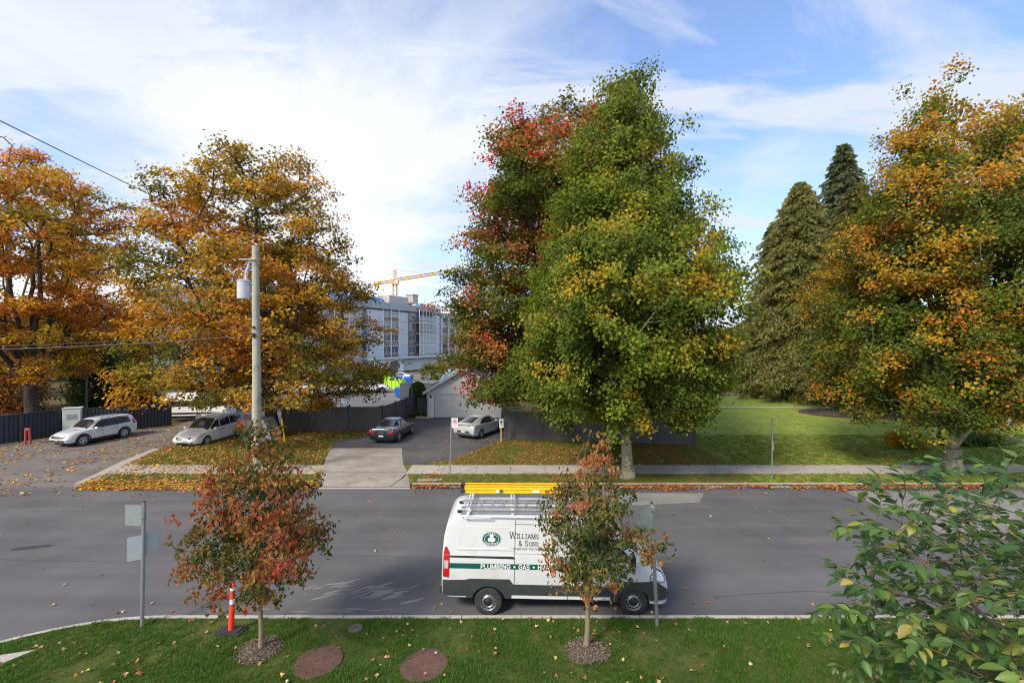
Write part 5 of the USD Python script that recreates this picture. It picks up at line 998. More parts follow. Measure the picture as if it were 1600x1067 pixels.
def crane():
    M['crane'] = pm('crane_yellow', (.62, .36, .08), .5); M['crane_pale'] = pm('crane_pale', (.66, .52, .40), .5)
    D = 260.0; s = D / FPX; X = (617 - 800) * s; z = lambda v: EYE + (533 - v) * s; t = thing('tower_crane', 'orange tower crane standing far behind the apartment block', 'crane', (X, D, 0))
    def truss(p, q, w, r, n, m):
        p, q = np.array(p, float), np.array(q, float); dd = unit(q - p); a = unit(np.cross(dd, [0, 1, 0.0])) * w; b = np.array([0, 1.0, 0]) * w; C = [-a - b, a - b, a + b, -a + b]; out = [cyl(p + c, q + c, r, 4) for c in C]
        for i in range(n):
            for j in range(4): u, v = p + (q - p) * i / n, p + (q - p) * (i + 1) / n; out.append(cyl(u + C[j], v + C[(j + 1) % 4], r * .7, 3))
        return out
    part('mast', truss((0, 0, 0), (0, 0, z(436)), 1.0, .22, 18, None), M['crane_pale'], t); part('tower_head', truss((0, 0, z(436)), (0, 0, z(421)), .6, .2, 4, None), M['crane_pale'], t)
    part('cab', cbox((1.4, -1.4, z(441)), (2.2, 2.0, 2.6), 0, .2), M['crane_pale'], t); part('slewing_ring', box(-1.6, -1.6, z(444), 1.6, 1.6, z(440)), M['crane'], t)
    part('jib', truss((0, 0, z(437)), ((724 - 617) * s, 0, z(420)), .65, .17, 26, None), M['crane'], t); part('counter_jib', truss((0, 0, z(438)), ((585 - 617) * s, 0, z(443)), .6, .18, 8, None), M['crane'], t)
    part('counterweight', cbox(((588 - 617) * s, 0, z(444)), (2.6, 1.6, 2.6), 0, .1), M['crane'], t)
    part('tie_bar', [cyl((0, 0, z(421)), ((680 - 617) * s, 0, z(428)), .09, 4), cyl((0, 0, z(421)), ((590 - 617) * s, 0, z(441)), .09, 4)], M['crane'], t)
crane()
# ------------------------------------------------------------------ poles, wires, signs
M['pole_wood'] = pm('grey_pole_wood', (.30, .29, .235), .85, (.42, .41, .34), 5, bump=.5, bscale=20, stretch=(1, 1, .1), spots=((.22, .26, .20), 2.2, .5, .62))
M['wire'] = pm('black_cable', (.03, .03, .032), .6)
M['tank'] = pm('grey_tank_paint', (.50, .53, .58), .45, (.42, .45, .5), 3)
M['porcelain'] = pm('porcelain', (.6, .6, .6), .25)
PX, PY = -13.05, 23.2
t = thing('utility_pole', 'weathered wooden utility pole with a grey transformer in front of the rusty maple', 'utility pole', (PX, PY, .1))
zz = np.linspace(-.3, 11.8, 14); part('pole', tube(np.c_[.03 * np.sin(zz * .4), 0 * zz, zz], .235 - .0065 * zz, 18), M['pole_wood'], t, 40)
tr = part('transformer', [lathe([(0, 0), (.29, 0), (.31, .04), (.31, .86), (.33, .88), (.33, .93), (.25, .97), (0, .99)], 24)], M['tank'], t, 40)
UsdGeom.Xformable(tr).AddTranslateOp().Set(Gf.Vec3d(-.62, 0, 9.1))
part('bracket', [box(-.33, -.06, 9.3, -.12, .06, 9.36), box(-.33, -.06, 9.85, -.12, .06, 9.91)], M['galv'], t)
part('bushing', [lathe([(0, 0), (.05, 0), (.07, .05), (.04, .09), (.065, .14), (.035, .2), (.05, .26), (0, .3)], 12)], M['porcelain'], tr); UsdGeom.Xformable(stage.GetPrimAtPath(str(tr.GetPath()) + '/bushing')).AddTranslateOp().Set(Gf.Vec3d(.12, -.05, .97))
part('fuse_switch', [cyl((-.5, -.05, 10.35), (-.32, -.05, 10.9), .06, 8), box(-.45, -.03, 10.55, -.1, .03, 10.6), cyl((-.42, 0, 10.95), (-.15, 0, 10.95), .03, 6)], M['tank'], t)
part('cable_clamp', [cbox((0, -.22, 7.25), (.12, .12, .22), 0, .02), cbox((0, -.23, 7.65), (.1, .1, .12), 0, .02)], M['black'], t)
part('crossbar', box(-.75, -.25, 11.05, .1, -.19, 11.11), M['galv'], t)
part('insulator', [lathe([(0, 0), (.05, 0), (.07, .06), (.03, .12), (0, .13)], 10)], M['porcelain'], t); UsdGeom.Xformable(stage.GetPrimAtPath(str(t.GetPath()) + '/insulator')).AddTranslateOp().Set(Gf.Vec3d(0, 0, 11.8))
def wire(a, b, sag, label, r=.012):
    a, b = np.array(a, float), np.array(b, float); s = np.linspace(0, 1, 40); p = a + (b - a) * s[:, None]; p[:, 2] -= 4 * sag * s * (1 - s)
    w = thing('overhead_wire', label, 'wire', a); part('cable', tube(p - a, r, 6), M['wire'], w)
wire((PX, PY, 11.93), (-10.6, 1.5, 12.25), .1, 'thin power line running from the pole top over the street to the upper left')
wire((PX, PY - .24, 7.35), (-52, 24.0, 7.6), .9, 'thick black telephone cable from the pole to the left in front of the orange maple', .028)
wire((PX, PY - .24, 7.72), (-52, 24.2, 8.3), 1.25, 'thinner upper cable from the pole to the left edge', .014)
wire((PX, PY - .2, 7.45), (-8.2, 41.6, 4.1), .35, 'service line sloping from the pole down to the garage', .014)
wire((PX, PY - .2, 7.75), (-14.2, 66, 6.4), .8, 'service line from the pole towards the apartment block', .016)
wire((PX, PY, 11.2), (-16.8, 96, 15.4), 1.2, 'thin line from the pole crossbar towards the crane side of the apartment block', .012)
t = thing('guy_guard', 'yellow guy wire guard leaning beside the maple trunk', 'wire guard', (-15.55, 31.0, GB)); part('guard', tube([(.1, 0, -.05), (-.14, 0, 1.65)], .05, 8), M['yellow'], t); part('guy_wire', tube([(-.14, 0, 1.65), (-.55, -1.7, 4.6)], .01, 5), M['galv'], t)

def post_sign(name, label, base, h, r, lean=0.0, m=None, cat='sign'):
    t = thing(name, label, cat, base); part('post', [tube([(0, 0, -.1), (lean, 0, h)], r, 14), ], m or M['galv'], t, 40); part('post_cap', tube([(lean, 0, h + .001), (lean, 0, h + .015)], r * .8, 12), M['black'], t); return t
def plate(t, x, y, z, w, h, yaw, m, name='sign_plate', th=.004, side=-1):
    """a plate hinged at (x, y) whose width runs along yaw"""
    c = np.array([x + math.cos(yaw) * w / 2, y + math.sin(yaw) * w / 2, z + h / 2]); q = prism(rrect(-w / 2, -h / 2, w / 2, h / 2, .03), -th / 2, th / 2); q.apply_transform(trimesh.transformations.rotation_matrix(math.pi / 2, [1, 0, 0])); q = rot(q, yaw, [0, 0, 1]); q.apply_translation(c); return part(name, q, m, t)
M['signwhite'] = pm('sign_white', (.72, .74, .75), .5)
M['signfront'] = pm('sign_back_light', (.52, .58, .62), .45, (.46, .52, .56), 4, metal=.3)
s1 = post_sign('sign_post', 'grey sign post with three plates left of the young red tree', (at(222, 977, .15)[0], at(222, 977, .15)[1], .13), 3.02, .042, .05)
plate(s1, .03, -.045, 2.46, .42, .50, math.pi * .985, M['signback']); plate(s1, -.02, .05, 1.62, .30, .58, math.pi * 1.18, M['signfront']); plate(s1, .04, .03, 1.72, .26, .56, math.radians(48), M['signfront'])
part('band', [lathe([(.05, -.015), (.05, .015)], 14)], M['chrome'], s1); UsdGeom.Xformable(stage.GetPrimAtPath(str(s1.GetPath()) + '/band')).AddTranslateOp().Set(Gf.Vec3d(.04, 0, 2.62))
b2 = at(1027, 975, .15); s2 = post_sign('sign_post', 'leaning grey sign post in front of the van nose, one plate seen from behind', (b2[0], b2[1], .13), 2.98, .042, -.14)
plate(s2, -.12, -.045, 2.32, .32, .58, math.pi * 1.04, M['signback']); part('bracket', cbox((-.13, -.05, 2.86), (.12, .1, .14), 0, .02), M['galv'], s2)
b3 = at(703, 743, .13); s3 = post_sign('no_parking_sign', 'white no parking sign on a thin pale post right of the concrete apron', (b3[0], b3[1], .13), 3.0, .032, .08, M['alu'])
def facing_plate(t, x, y, z, w, h, m, nm='sign_plate'): return part(nm, box(x - w / 2, y - .004, z, x + w / 2, y, z + h), m, t)
pl = facing_plate(s3, .26, -.04, 2.48, .32, .5, M['signwhite']); red = pm('sign_red', (.45, .02, .06), .5)
def vert(poly, y, th=.002): m = prism(poly, 0, th); m.apply_transform(trimesh.transformations.rotation_matrix(math.pi / 2, [1, 0, 0])); m.apply_translation((0, y, 0)); return m
part('red_ring', vert(Point(.26, 2.80).buffer(.125, 16).difference(Point(.26, 2.80).buffer(.09, 16)), -.045), red, pl)
part('slash', vert(LineString([(.18, 2.87), (.34, 2.73)]).buffer(.016), -.0485), red, pl)
lp = meshkit.text_mesh('P', .11, .002, True); lp.vertices = np.c_[lp.vertices[:, 0] * .9 + .225, -.0455 - lp.vertices[:, 2], lp.vertices[:, 1] + 2.745]; part('letter', lp, M['black'], pl)
part('small_print', [box(.16, -.0465, 2.60, .36, -.0445, 2.61), box(.16, -.0465, 2.57, .36, -.0445, 2.58), box(.2, -.0465, 2.54, .32, -.0445, 2.55)], red, pl)
b4 = at(1206, 749, .13); s4 = post_sign('sign_post', 'thin grey sign post on the far verge in front of the park lawn', (b4[0], b4[1], .13), 3.06, .032, .03, M['galv'])
plate(s4, .02, -.04, 2.5, .34, .54, math.radians(62), M['signback']); plate(s4, .02, -.04, 1.45, .22, .42, math.radians(50), M['signwhite'])
b5 = at(783, 690, .13); t = thing('stake_sign', 'small white notice on a wooden stake beside the end of the grey fence', 'sign', (b5[0], b5[1] - .3, .13)); part('stake', [box(-.05, -.03, -.1, .05, .03, 1.15)], pm('raw_wood', (.42, .26, .10), .8), t); pl = part('notice', box(-.13, -.05, 1.05, .17, -.035, 1.68), M['signwhite'], t); part('emblem', vert(Point(.02, 1.42).buffer(.08, 10), -.051), M['cladding'], pl)
part('emblem_bar', box(-.08, -.053, 1.2, .12, -.051, 1.24), M['cladding'], pl)
# orange delineator
b6 = at(361, 986, .15); t = thing('delineator_post', 'orange plastic delineator post on a black rubber foot by the young red tree', 'delineator', (b6[0], b6[1], .16))
part('base', [prism(rrect(-.30, -.17, .30, .17, .05), 0, .035), prism(rrect(-.24, -.13, .24, .13, .05), .035, .06)], M['rubber'], t)
part('tube', [rot(lathe([(0, 1.12), (.035, 1.12), (.055, 1.09), (.055, .98), (.048, .96), (.052, .94), (.052, .62), (.062, .60), (.062, .06), (.08, .05), (0, .05)], 20), math.radians(2.5), [0, 1, 0])], M['orange'], t, 40)
part('reflector', [rot(lathe([(.0535, .66), (.0535, .78)], 20), math.radians(2.5), [0, 1, 0])], M['signwhite'], t); part('reflector', [rot(lathe([(.057, .985), (.057, 1.075)], 20), math.radians(2.5), [0, 1, 0])], M['signwhite'], t)
# red posts by the left fence
b7 = at(43, 692, .05); t = thing('barrier_stand', 'pair of faded red posts standing before the navy fence at the far left', 'posts', (b7[0], b7[1], .03)); rp = pm('faded_red', (.36, .06, .045), .7, (.28, .07, .05), 6)
for k, x in enumerate((-.16, .16)): part('post', tube([(x, .04 * k, 0), (x * .75, 0, 1.08)], .065, 10), rp, t)
part('crosspiece', cbox((0, 0, .98), (.30, .10, .09), 0, .02), M['galv'], t)
t = thing('utility_cabinet', 'pale green utility cabinet between two stretches of navy fence', 'cabinet', (-32.85, 34.05, .05), math.radians(32)); pg = pm('pale_cabinet', (.46, .50, .46), .6); part('body', cbox((0, 0, 1.02), (1.05, .6, 1.95), 0, .03), pg, t); part('door', box(-.46, -.33, .2, .46, -.305, 1.85), pg, t); part('louvre', [box(-.3, -.345, 1.2 + k * .07, .3, -.332, 1.23 + k * .07) for k in range(6)], M['galv'], t); part('lid', cbox((0, 0, 2.03), (1.12, .68, .06), 0, .02), pg, t)
def lamp_flat():
    t = thing('lamp_post', 'dark lamp post with a flat head behind the navy fence', 'street lamp', (-37.4, 40.0, 0)); part('pole', tube([(0, 0, -.1), (0, 0, 4.35)], .07, 10), M['fence_dark'], t); part('lamp_head', cbox((.0, 0, 4.42), (1.0, .35, .16), 0, .04), M['fence_dark'], t); part('lens', box(-.42, -.13, 4.318, .42, .13, 4.337), M['clearlamp'], t)
lamp_flat()
t = thing('lamp_post', 'grey lamp post with a white globe in front of the tall clipped shrub', 'street lamp', (-9.55, 43.4, .1)); part('pole', [tube([(0, 0, -.1), (0, 0, 3.45)], .055, 12), cyl((0, 0, 0), (0, 0, .25), .1, 12)], M['galv'], t); g = trimesh.creation.icosphere(3, .22); g.apply_translation((0, 0, 3.68)); part('globe', g, M['porcelain'], t, True); part('collar', cyl((0, 0, 3.42), (0, 0, 3.5), .1, 12), M['black'], t)
# bins and the skip
t = thing('skip', 'lime green waste skip in the car park below the apartment block', 'skip', (-17.4, 67.5, .1), math.radians(-8)); lime = pm('lime_paint', (.42, .72, .03), .5); sk_ = Polygon([(-1.1, 0), (1.0, 0), (1.35, .7), (1.45, 1.35), (.9, 1.25), (-.9, 1.5), (-1.5, 1.8), (-1.55, 1.2)])
m = prism(sk_, -.8, .8); m.apply_transform(trimesh.transformations.rotation_matrix(math.pi / 2, [1, 0, 0])); part('bin', m, lime, t)
for x in (-.8, -.2, .4, .9): part('rib', box(x - .05, -.87, .1, x + .05, -.802, 1.15), lime, t)
part('rim', [tube([(-1.5, -.84, 1.8), (-.9, -.84, 1.5), (.9, -.84, 1.26), (1.45, -.84, 1.36)], .05, 6)], lime, t)
blue = pm('blue_plastic', (.02, .12, .50), .5)
def bin_(label, loc, s=1.0, rz=0):
    t = thing('waste_bin', label, 'bin', loc, rz); part('tub', trimesh.convex.convex_hull(np.array([(x * w, y * w * .8, z) for z, w in ((.08, .42 * s), (1.05 * s, .55 * s)) for x in (-1, 1) for y in (-1, 1)])), blue, t); part('lid', trimesh.convex.convex_hull(np.array([(x * .58 * s, y * .47 * s, z * s) for x in (-1, 1) for y, z in ((-1, 1.06), (-1, 1.1), (1, 1.06), (1, 1.28))])), blue, t); part('wheel', cyl((-.4 * s, .38 * s, .1), (.4 * s, .38 * s, .1), .1, 10), M['rubber'], t)
bin_('large blue bin behind the fence corner left of the white wall', (-14.1, 57.0, .1), .95)
bin_('blue bin standing behind the lime green skip', (-18.0, 71.5, .1), 1.2); bin_('second blue bin to the right behind the lime green skip', (-16.4, 71.6, .1), 1.1, .2)
t = thing('barrier_rail', 'pale pipe barrier beside the row of white cars', 'barrier', (-19.2, 64.0, .1)); part('rail', tube([(-4, 0, 0), (-4, 0, 1.25), (0, 0, 1.25), (0, 0, 0)], .05, 8), M['signwhite'], t)
# covered trailer and tarpaulin at the end of the lane
t = thing('trailer', 'white trailer with a dark open side at the end of the lane', 'trailer', (-28.0, 40.8, .05), math.radians(8))
part('body', [box(-2.4, -1, .5, 2.6, 1, 1.28)], M['carwhite'], t); part('dark_stripe', box(-2.3, -1.012, .62, 2.5, -1.002, .78), M['black'], t); part('interior', box(-2.3, -.85, 1.282, 2.5, .9, 1.78), M['black'], t); part('chassis', box(-2.2, -.8, .3, 2.4, .8, .49), M['black'], t)
part('roof', trimesh.convex.convex_hull(np.array([(x, y, z) for x in (-2.5, 2.7) for y, z in ((-1.15, 1.80), (1.15, 1.80), (-.2, 2.45), (.2, 2.45), (-1.15, 1.86), (1.15, 1.86))])), M['carwhite'], t)
for s in (-1, 1): wheel(t, (.4, s * .9, .33), s, .33, .2, 'alloy', 5)
t = thing('tarpaulin', 'light grey tarpaulin over a low load right of the pole foot', 'tarpaulin', (-17.6, 32.0, GB)); g = trimesh.creation.box((2.2, 1.4, 1.5)); g = g.subdivide().subdivide().subdivide().subdivide(); v = g.vertices; v[:, 2] += .75; f = 1 - .55 * (v[:, 2] / 1.5) ** 1.3 * (v[:, 0] > 0); v[:, 0] = np.where(v[:, 0] > 0, v[:, 0] * f, v[:, 0]); v += .07 * (meshkit.fbm(v * 3, 3, 3)[:, None] - .5) * np.sign(v - [0, 0, .7]); part('sheet', g, pm('tarp', (.36, .37, .39), .6, (.30, .31, .33), 2), t, 60)

# ------------------------------------------------------------------ cars in the car park (seen over the fence and through the leaves)
M['cargrey'] = pm('blue_grey_paint', (.20, .25, .32), .3, coat=1.0, metal=.4)
GP = 'cars parked in rows in the car park'
w0 = suv('parked_car', 'white car parked behind the fence, second from its left end', (-16.6, 40.6, .1), math.radians(92), M['carwhite'], GP)
c0 = sedan('parked_car', 'blue grey car parked behind the fence between two white cars', (-13.9, 40.4, .1), math.radians(91), M['cargrey'], GP)
w1 = sedan('parked_car', 'white low car at the fence corner left of the white wall', (-11.9, 40.5, .1), math.radians(86), M['carwhite'], GP)
copy_of(c0, (-19.3, 41.0, .1), math.radians(90), 'blue grey car behind the maple trunk at the left end of the fence', GP)
copy_of(w0, (-21.2, 61.5, .1), math.radians(8), 'white car at the right end of the far row, left of the pipe barrier', GP)
copy_of(w1, (-26.2, 62.5, .1), math.radians(6), 'white low car in the far row seen below the maple leaves', GP)
copy_of(w0, (-31.5, 60.5, .1), math.radians(10), 'white car far left in the far row behind the maple leaves', GP)
copy_of(c0, (-24.5, 52.0, .1), math.radians(80), 'blue grey car in the middle of the car park seen through the maple', GP)
copy_of(w1, (-17.9, 81.5, .1), math.radians(186), 'white car beside the globe lamp in front of the far hedge', 'cars far off')
copy_of(w1, (51.0, 74.0, .2), math.radians(20), 'white car far off behind the cedar trunks in the park', 'cars far off')

# ------------------------------------------------------------------ hedges, shrubs, woods
HG = mixpal([(.06, .085, .016), (.085, .115, .02), (.13, .15, .03)], .8); HB = mixpal([(.14, .16, .03), (.19, .19, .04), (.10, .13, .025)], .8); HR = mixpal([RST, BRN, (.30, .08, .035), OLV], .5); HD = mixpal([(.024, .036, .016), (.034, .048, .018), (.045, .06, .02)], .5)
rng2 = np.random.default_rng(77)
def cone_shrub():
    rng = np.random.default_rng(6); t = thing('clipped_shrub', 'tall clipped green evergreen shrub in front of the white wall', 'shrub', (-9.15, 44.1, .1)); n = 9000; h = rng.random(n); R = .82 * np.interp(h, [0, .12, .4, .75, .93, 1], [.72, .9, 1, .95, .65, .15]); a = rng.random(n) * 6.283; rr = R * (1 - .14 * rng.random(n) ** 2)
    C = np.c_[rr * np.cos(a), rr * np.sin(a), .05 + 3.0 * h]; N = unit(np.c_[np.cos(a), np.sin(a), .3 + 0 * a] + .4 * rng.normal(size=(n, 3))); V, F, k = leaves(rng, C, N, .10); part('stems', tube([(0, 0, 0), (0, 0, 2.6)], .08, 8), M['bark_dark'], t); part('foliage', (V, F), M['leaf'], t, col=np.repeat(HG(rng, C[::9], np.arange(n) // 9, C, h, 3)[:n], k, 0))
cone_shrub()
bush('low_shrub', 'low green and tan shrub at the foot of the tall clipped shrub', 'shrub', (-9.9, 42.7, .13), (2.6, 1.2, .55), 61, mixpal([(.11, .12, .03), (.20, .17, .08), GRN], .8), 50, 40, .10)
bush('low_shrub', 'low tan shrub behind the dark blue sedan', 'shrub', (-8.7, 41.6, .13), (1.6, 1.2, .4), 62, mixpal([(.13, .14, .03), (.08, .11, .02), GRN], .8), 30, 40, .09)
t = thing('garden_stones', 'pale edging stones beside the garage corner', 'stones', (-8.0, 40.9, .13))
for k in range(5): g = trimesh.creation.icosphere(2, .16); g.vertices = g.vertices * [1.3, .9, .7] * (1 + .3 * (meshkit.noise(g.vertices * 6 + k * 9)[:, None] - .5)) + [-.5 + k * .33, .1 * math.sin(k * 2), .06]; part('stone', g, M['kerb'], t, True)
bush('hedge', 'trimmed olive hedge below the apartment block left of the lime skip', 'hedge', (-23.8, 78, .1), (6.5, 2, 2.0), 63, HG, 70, 50, .28, True, clump=.25)
bush('hedge', 'trimmed yellow green hedge right of the white car below the apartment wing', 'hedge', (-13.4, 83, .1), (6.2, 2, 2.4), 64, HB, 70, 50, .28, True, clump=.25)
bush('shrub', 'small reddish shrub beside the lime green skip', 'shrub', (-20.0, 68.5, .1), (2.0, 1.4, 1.3), 65, HR, 30, 40, .18)
bush('evergreen_shrub', 'big dark evergreen shrub behind the navy fence and the flat lamp', 'shrub', (-40.8, 46.5, .1), (8.5, 5, 5.6), 66, HD, 170, 70, .26, clump=.5)
bush('shrub', 'reddish brown shrub behind the fence at the left edge', 'shrub', (-51.5, 46, .1), (8, 5, 5.2), 67, mixpal([BRN, (.20, .07, .035), (.30, .12, .04), OLV], .4), 130, 55, .26, clump=.5)
bush('shrub', 'olive shrub behind the trunk of the orange maple', 'shrub', (-46.2, 52, .1), (7, 4, 3.6), 68, mixpal([OLV, (.10, .11, .03), BRN], .4), 110, 50, .26, clump=.45)
bush('hedge', 'light green clipped hedge on the park lawn beside the foremost green tree', 'hedge', (29.0, 60.5, .13), (4.6, 2, 2.3), 69, HB, 70, 60, .2, True, clump=.2)
bush('hedge', 'taller dark green hedge running behind the olive cedar', 'hedge', (36.2, 60.0, .13), (9.5, 2, 3.4), 70, HG, 120, 60, .24, True, clump=.25)
bush('hedge', 'dark hedge at the far side of the park between the trunks', 'hedge', (63, 74, .13), (16, 2.5, 3.0), 75, HG, 120, 50, .32, True, clump=.3)
bush('flower_bed', 'green leafy bed beside the amber tree at the right edge', 'plants', (30.6, 30.4, .13), (4.2, 1.6, .8), 71, mixpal([(.06, .13, .025), (.09, .16, .03), (.13, .17, .05)], .8), 70, 45, .16, clump=.13)
bush('shrub', 'yellow orange shrub left of the amber tree trunk', 'shrub', (25.6, 29.5, .13), (2.6, 1.4, 1.25), 72, mixpal([YEL, ORG, OLV], .8), 50, 45, .11)
bush('stones_bed', 'row of pale stones and low plants before the park hedge', 'plants', (28.0, 57.6, .13), (4.4, .7, .35), 74, mixpal([(.34, .33, .31), (.40, .39, .37), GRN], .8), 26, 20, .16)
def far_wood(name, label, rows, seed):
    rng = np.random.default_rng(seed); Vs, Fs, cs, st, o = [], [], [], [], 0
    for x, y, h, r, c in rows:
        n = int(1500 * (r / 5) ** 1.6); k = rng.normal(size=(26, 3)); k = unit(k) * rng.uniform(.55, 1, (26, 1)) * [r * .8, r * .8, h * .36] + [x, y, h * .58]; idx = rng.integers(0, 26, n); C = k[idx] + rng.normal(size=(n, 3)) * [r * .24, r * .24, h * .07]; C[:, 2] = np.maximum(C[:, 2], .4)
        N = unit(C - [x, y, h * .4] + rng.normal(size=(n, 3)) * r * .5); V, F, q = leaves(rng, C, N, .55); Vs.append(V); Fs.append(F + o); o += len(V); cs.append(np.repeat(np.array(c) * rng.uniform(.6, 1.4, (n, 1)), q, 0)); st.append(tube([(x, y, -.1), (x, y, h * .6)], r * .06, 5, False))
    t = thing(name, label, 'woodland', (0, 0, 0)); tag(t, kind='stuff'); part('trunks', st, M['bark_dark'], t, kind='stuff'); part('foliage', (np.vstack(Vs), np.vstack(Fs)), M['leaf'], t, kind='stuff', col=np.vstack(cs))
r = np.random.default_rng(9); WC = [(.045, .06, .02), (.06, .075, .02), (.15, .11, .03), (.26, .14, .035), (.24, .10, .035), (.035, .045, .02), (.12, .12, .03)]
far_wood('woodland', 'mixed dark and brown woodland behind the orange maples at the left', [(-38 - 5.2 * k + r.normal() * 2, 66 + r.random() * 22, 9 + 7 * r.random(), 4.5 + 2 * r.random(), WC[r.integers(len(WC))]) for k in range(16)] + [(-62 - 6 * k, 54 + 4 * r.random(), 9 + 4 * r.random(), 5, WC[r.integers(len(WC))]) for k in range(5)] + [(-42 - 6 * k, 100 + 10 * r.random(), 14 + 5 * r.random(), 6, WC[r.integers(len(WC))]) for k in range(14)], 1)
far_wood('woodland', 'distant tree belt on the horizon at the right behind the park', [(10 + 9 * k + r.normal() * 3, 150 + r.random() * 30, 9 + 5 * r.random(), 6 + 2 * r.random(), WC[r.integers(len(WC))]) for k in range(32)] + [(70 + 8 * k, 84 + 12 * r.random(), 11 + 5 * r.random(), 5.5, WC[r.integers(3)]) for k in range(8)], 2)
far_wood('woodland', 'distant tree belt on the horizon behind the apartment block', [(-95 + 9 * k + r.normal() * 3, 170 + r.random() * 20, 9 + 4 * r.random(), 6.5, WC[r.integers(len(WC))]) for k in range(13)], 3)
leaf_tree('bare_tree', 'nearly bare grey tree rising behind the orange maple at the left edge', 'tree', (-52.0, 47, .1), 29.0, 12, prof([(0, 3), (.5, 4.5), (.8, 3.5), (1, 1)]), mixpal([BRN, OLV], .4), 330, 3, .2, 91, .35, 8, 6, bark='bark', clump=(.3, .3, .2), r_tip=.022, gap=1.2)

# ------------------------------------------------------------------ young trees and the near tree
NR, NO, NG, NY = (.36, .085, .040), (.34, .145, .045), (.055, .085, .022), (.16, .13, .035)
leaf_tree('young_tree', 'young red and green street tree on the near verge beside the orange post', 'tree', (at(405, 1016, .15)[0], at(405, 1016, .15)[1], .14), 5.2, 1.6, prof([(0, .6), (.1, 1.2), (.25, 1.6), (.42, 1.35), (.6, .88), (.8, .5), (1, .16)]),
          mixpal([(.045, .075, .02), NG, (.105, .105, .03), (.20, .13, .035), (.29, .145, .042), (.34, .12, .042), (.38, .09, .05)], 1.1, top=([3.4, 3.6, 3.4, 3, 2.2, 1.4, .4], [.2, .5, 1.6, 3, 3.8, 3.2, .9])), 850, 8.5, .10, 51, .055, 1.45, 9, bark='bark_young', clump=(.075, .075, .06), r_tip=.0035, spread=.95, shell=.75, rough=.5, shape='oval', droop=1.5, tilt=.2, outward=.55, gap=.27, sup=(.19, .19, .11), sub=5, leader=.9, aspect=.72, mat_='leaf')
leaf_tree('young_tree', 'young olive and orange street tree on the near verge in front of the van', 'tree', (at(914, 1014, .15)[0], at(914, 1014, .15)[1], .14), 4.85, 1.55, prof([(0, .55), (.1, 1.0), (.25, 1.35), (.42, 1.05), (.62, .68), (.82, .42), (1, .15)]),
          mixpal([(.05, .08, .02), NG, (.09, .115, .028), (.15, .14, .035), (.24, .15, .045), (.36, .17, .06), (.44, .15, .07)], 1.1, top=([4, 4, 4, 3, 1.5, .6, .3], [.8, 1.8, 2.6, 3.2, 3, 1.4, .5])), 520, 8.5, .10, 57, .06, 1.55, 9, lean=(.25, 0), floor=lambda t: t[0] > .62 + .12 * abs(t[2] - 3.0), bark='bark_young', clump=(.075, .075, .06), r_tip=.0035, spread=.95, shell=.72, rough=.5, shape='oval', droop=1.5, tilt=.2, outward=.55, gap=.26, sup=(.19, .19, .11), sub=5, leader=.9, aspect=.72, mat_='leaf')

